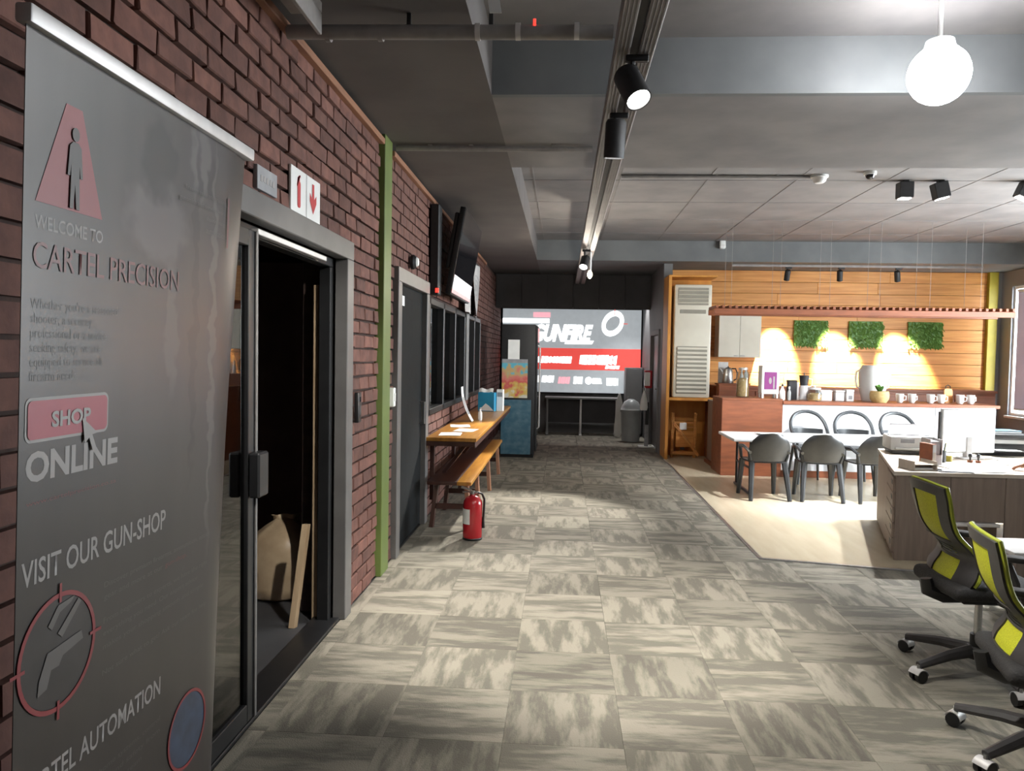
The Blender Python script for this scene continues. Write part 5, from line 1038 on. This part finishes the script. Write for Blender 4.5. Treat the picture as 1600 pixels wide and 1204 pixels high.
# conduits, pipe, detectors
pp = thing('ceiling_pipe', 'grey lagged pipe crossing under the ceiling from the brick wall', 'pipe', (0, 0, 0)); g = G(); g.tube([(-1.27, 3.45, 3.035), (-.5, 3.47, 3.035), (.19, 3.49, 3.035)], .032, 14); g.obj('pipe', 'galv', pp)
for x in (-1.1, -.86, -.42, -.24, .02): G().cyl((x, 3.47, 3.035), (x+.022, 3.47, 3.035), .037, n=14).obj('band', 'alu' if x > -.5 else 'galv', pp)
for x in (-.72, -.35): G().bb(x-.01, x+.01, 3.46, 3.48, 3.06, ZS, .002).obj('hanger', 'black', pp)
G().bb(-.162, -.150, 3.455, 3.462, 3.03, 3.085, .001).obj('red_clip', 'led', pp)
G().sheet(lambda u, v: (-.36+.05*u+.03*v, 3.30-.1*v, ZS-.005-.10*v+.02*math.sin(4*v)), 3, 8, .004).obj('white_strap', 'paper', pp)
o = tag(G().tube([(-1.25, 5.62, 3.095), (.18, 5.66, 3.095)], .020, 10).obj('conduit', 'galv'), 'thin grey conduit across the ceiling from the green column', 'conduit')
for x in (-1.0, -.7, -.1): G().bb(x-.015, x+.015, 5.60, 5.68, 3.113, ZS, .001).obj('saddle', 'galv', o)
o = tag(G().tube([(.55, 7.90, ZB-.022), (2.42, 7.93, ZB-.022)], .020, 10).obj('conduit', 'galv'), 'thin grey conduit along the raised ceiling to the smoke detector', 'conduit')
for x in (.9, 1.5, 2.1): G().bb(x-.015, x+.015, 7.88, 7.95, ZB-.006, ZB, .001).obj('saddle', 'galv', o)
def ceil_lathe(name, label, cat, loc, parts):
    t = thing(name, label, cat, loc)
    for nm, m, pf in parts: G().lathe(pf, n=24).obj(nm, m, t)
    return t
ceil_lathe('smoke_detector', 'round white smoke detector at the end of the ceiling conduit', 'detector', (2.52, 7.94, ZB), (('base', 'white', [(0, 0), (.085, 0), (.085, -.022), (0, -.022)]), ('sensor_dome', 'edge', [(0, -.022), (.07, -.022), (.062, -.055), (.04, -.075), (0, -.078)])))
ceil_lathe('dome_camera', 'small white dome camera on the ceiling right of the smoke detector', 'camera', (2.95, 7.78, ZB), (('base', 'white', [(0, 0), (.06, 0), (.06, -.03), (0, -.03)]), ('dark_dome', 'screen', [(0, -.03), (.045, -.03), (.038, -.055), (.02, -.072), (0, -.076)])))
for k, (x, a, lb) in enumerate(((3.44, 0, 'small black square ceiling spot, the left of three'), (3.79, -14, 'small black square ceiling spot, the middle of three, slightly turned'), (4.62, 24, 'small black square ceiling spot, the right of three at the frame edge'))):
    t = thing('square_spot', lb, 'lamp', (x, 8.15, ZB), 0, 'square spots on the raised ceiling'); G().bb(-.03, .03, -.03, .03, -.03, 0, .003).obj('mount', 'black', t); G().box((0, 0, -.10), (.14, .12, .16), .006, rot('Y', a)).obj('housing', 'blackmatt', t); G().box((0, 0, -.183) if not a else (-.083*math.sin(R(a)), 0, -.10-.083*math.cos(R(a))), (.10, .09, .006), .001, rot('Y', a)).obj('lens', 'lens', t)
    l = bpy.data.lights.new('square_spot_light', 'SPOT'); l.energy = (950, 1150, 1150)[k]; l.spot_size = R(75); l.spot_blend = .7; l.color = (.96, .98, 1); l.shadow_soft_size = .05; lo = bpy.data.objects.new('square_spot_light', l); C.objects.link(lo); lo.parent = t
    q = Vector((-math.sin(R(a)), 0, -math.cos(R(a)))); q2 = (Vector(((3.0, 9.5, .6), (3.3, 7.4, .7), (4.2, 7.3, .7))[k])-Vector((x, 8.15, ZB-.1))).normalized(); lo.matrix_local = Matrix.Translation(Vector((0, 0, -.10))+q*.10) @ q2.to_track_quat('-Z', 'Y').to_matrix().to_4x4()
t = thing('motion_sensor', 'small white motion sensor on the far beam above the kitchen', 'sensor', (2.46, 12.36, 3.38)); G().box((0, -.035, 0), (.09, .07, .13), .015, rot('X', -10), 2).obj('body', 'white', t); G().box((0, -.071, -.02), (.06, .01, .05), .004, rot('X', -10)).obj('lens', 'edge', t)
t = thing('angle_bracket', 'pale angled metal bracket at the top of the brick wall above the banner', 'bracket', (-1.10, 2.6, ZS)); G().bb(-.12, .02, -.5, .75, -.05, -.0, .004).obj('flange', 'galv', t); G().bb(.0, .02, -.5, .75, -.14, -.05, .003).obj('web', 'galv', t)
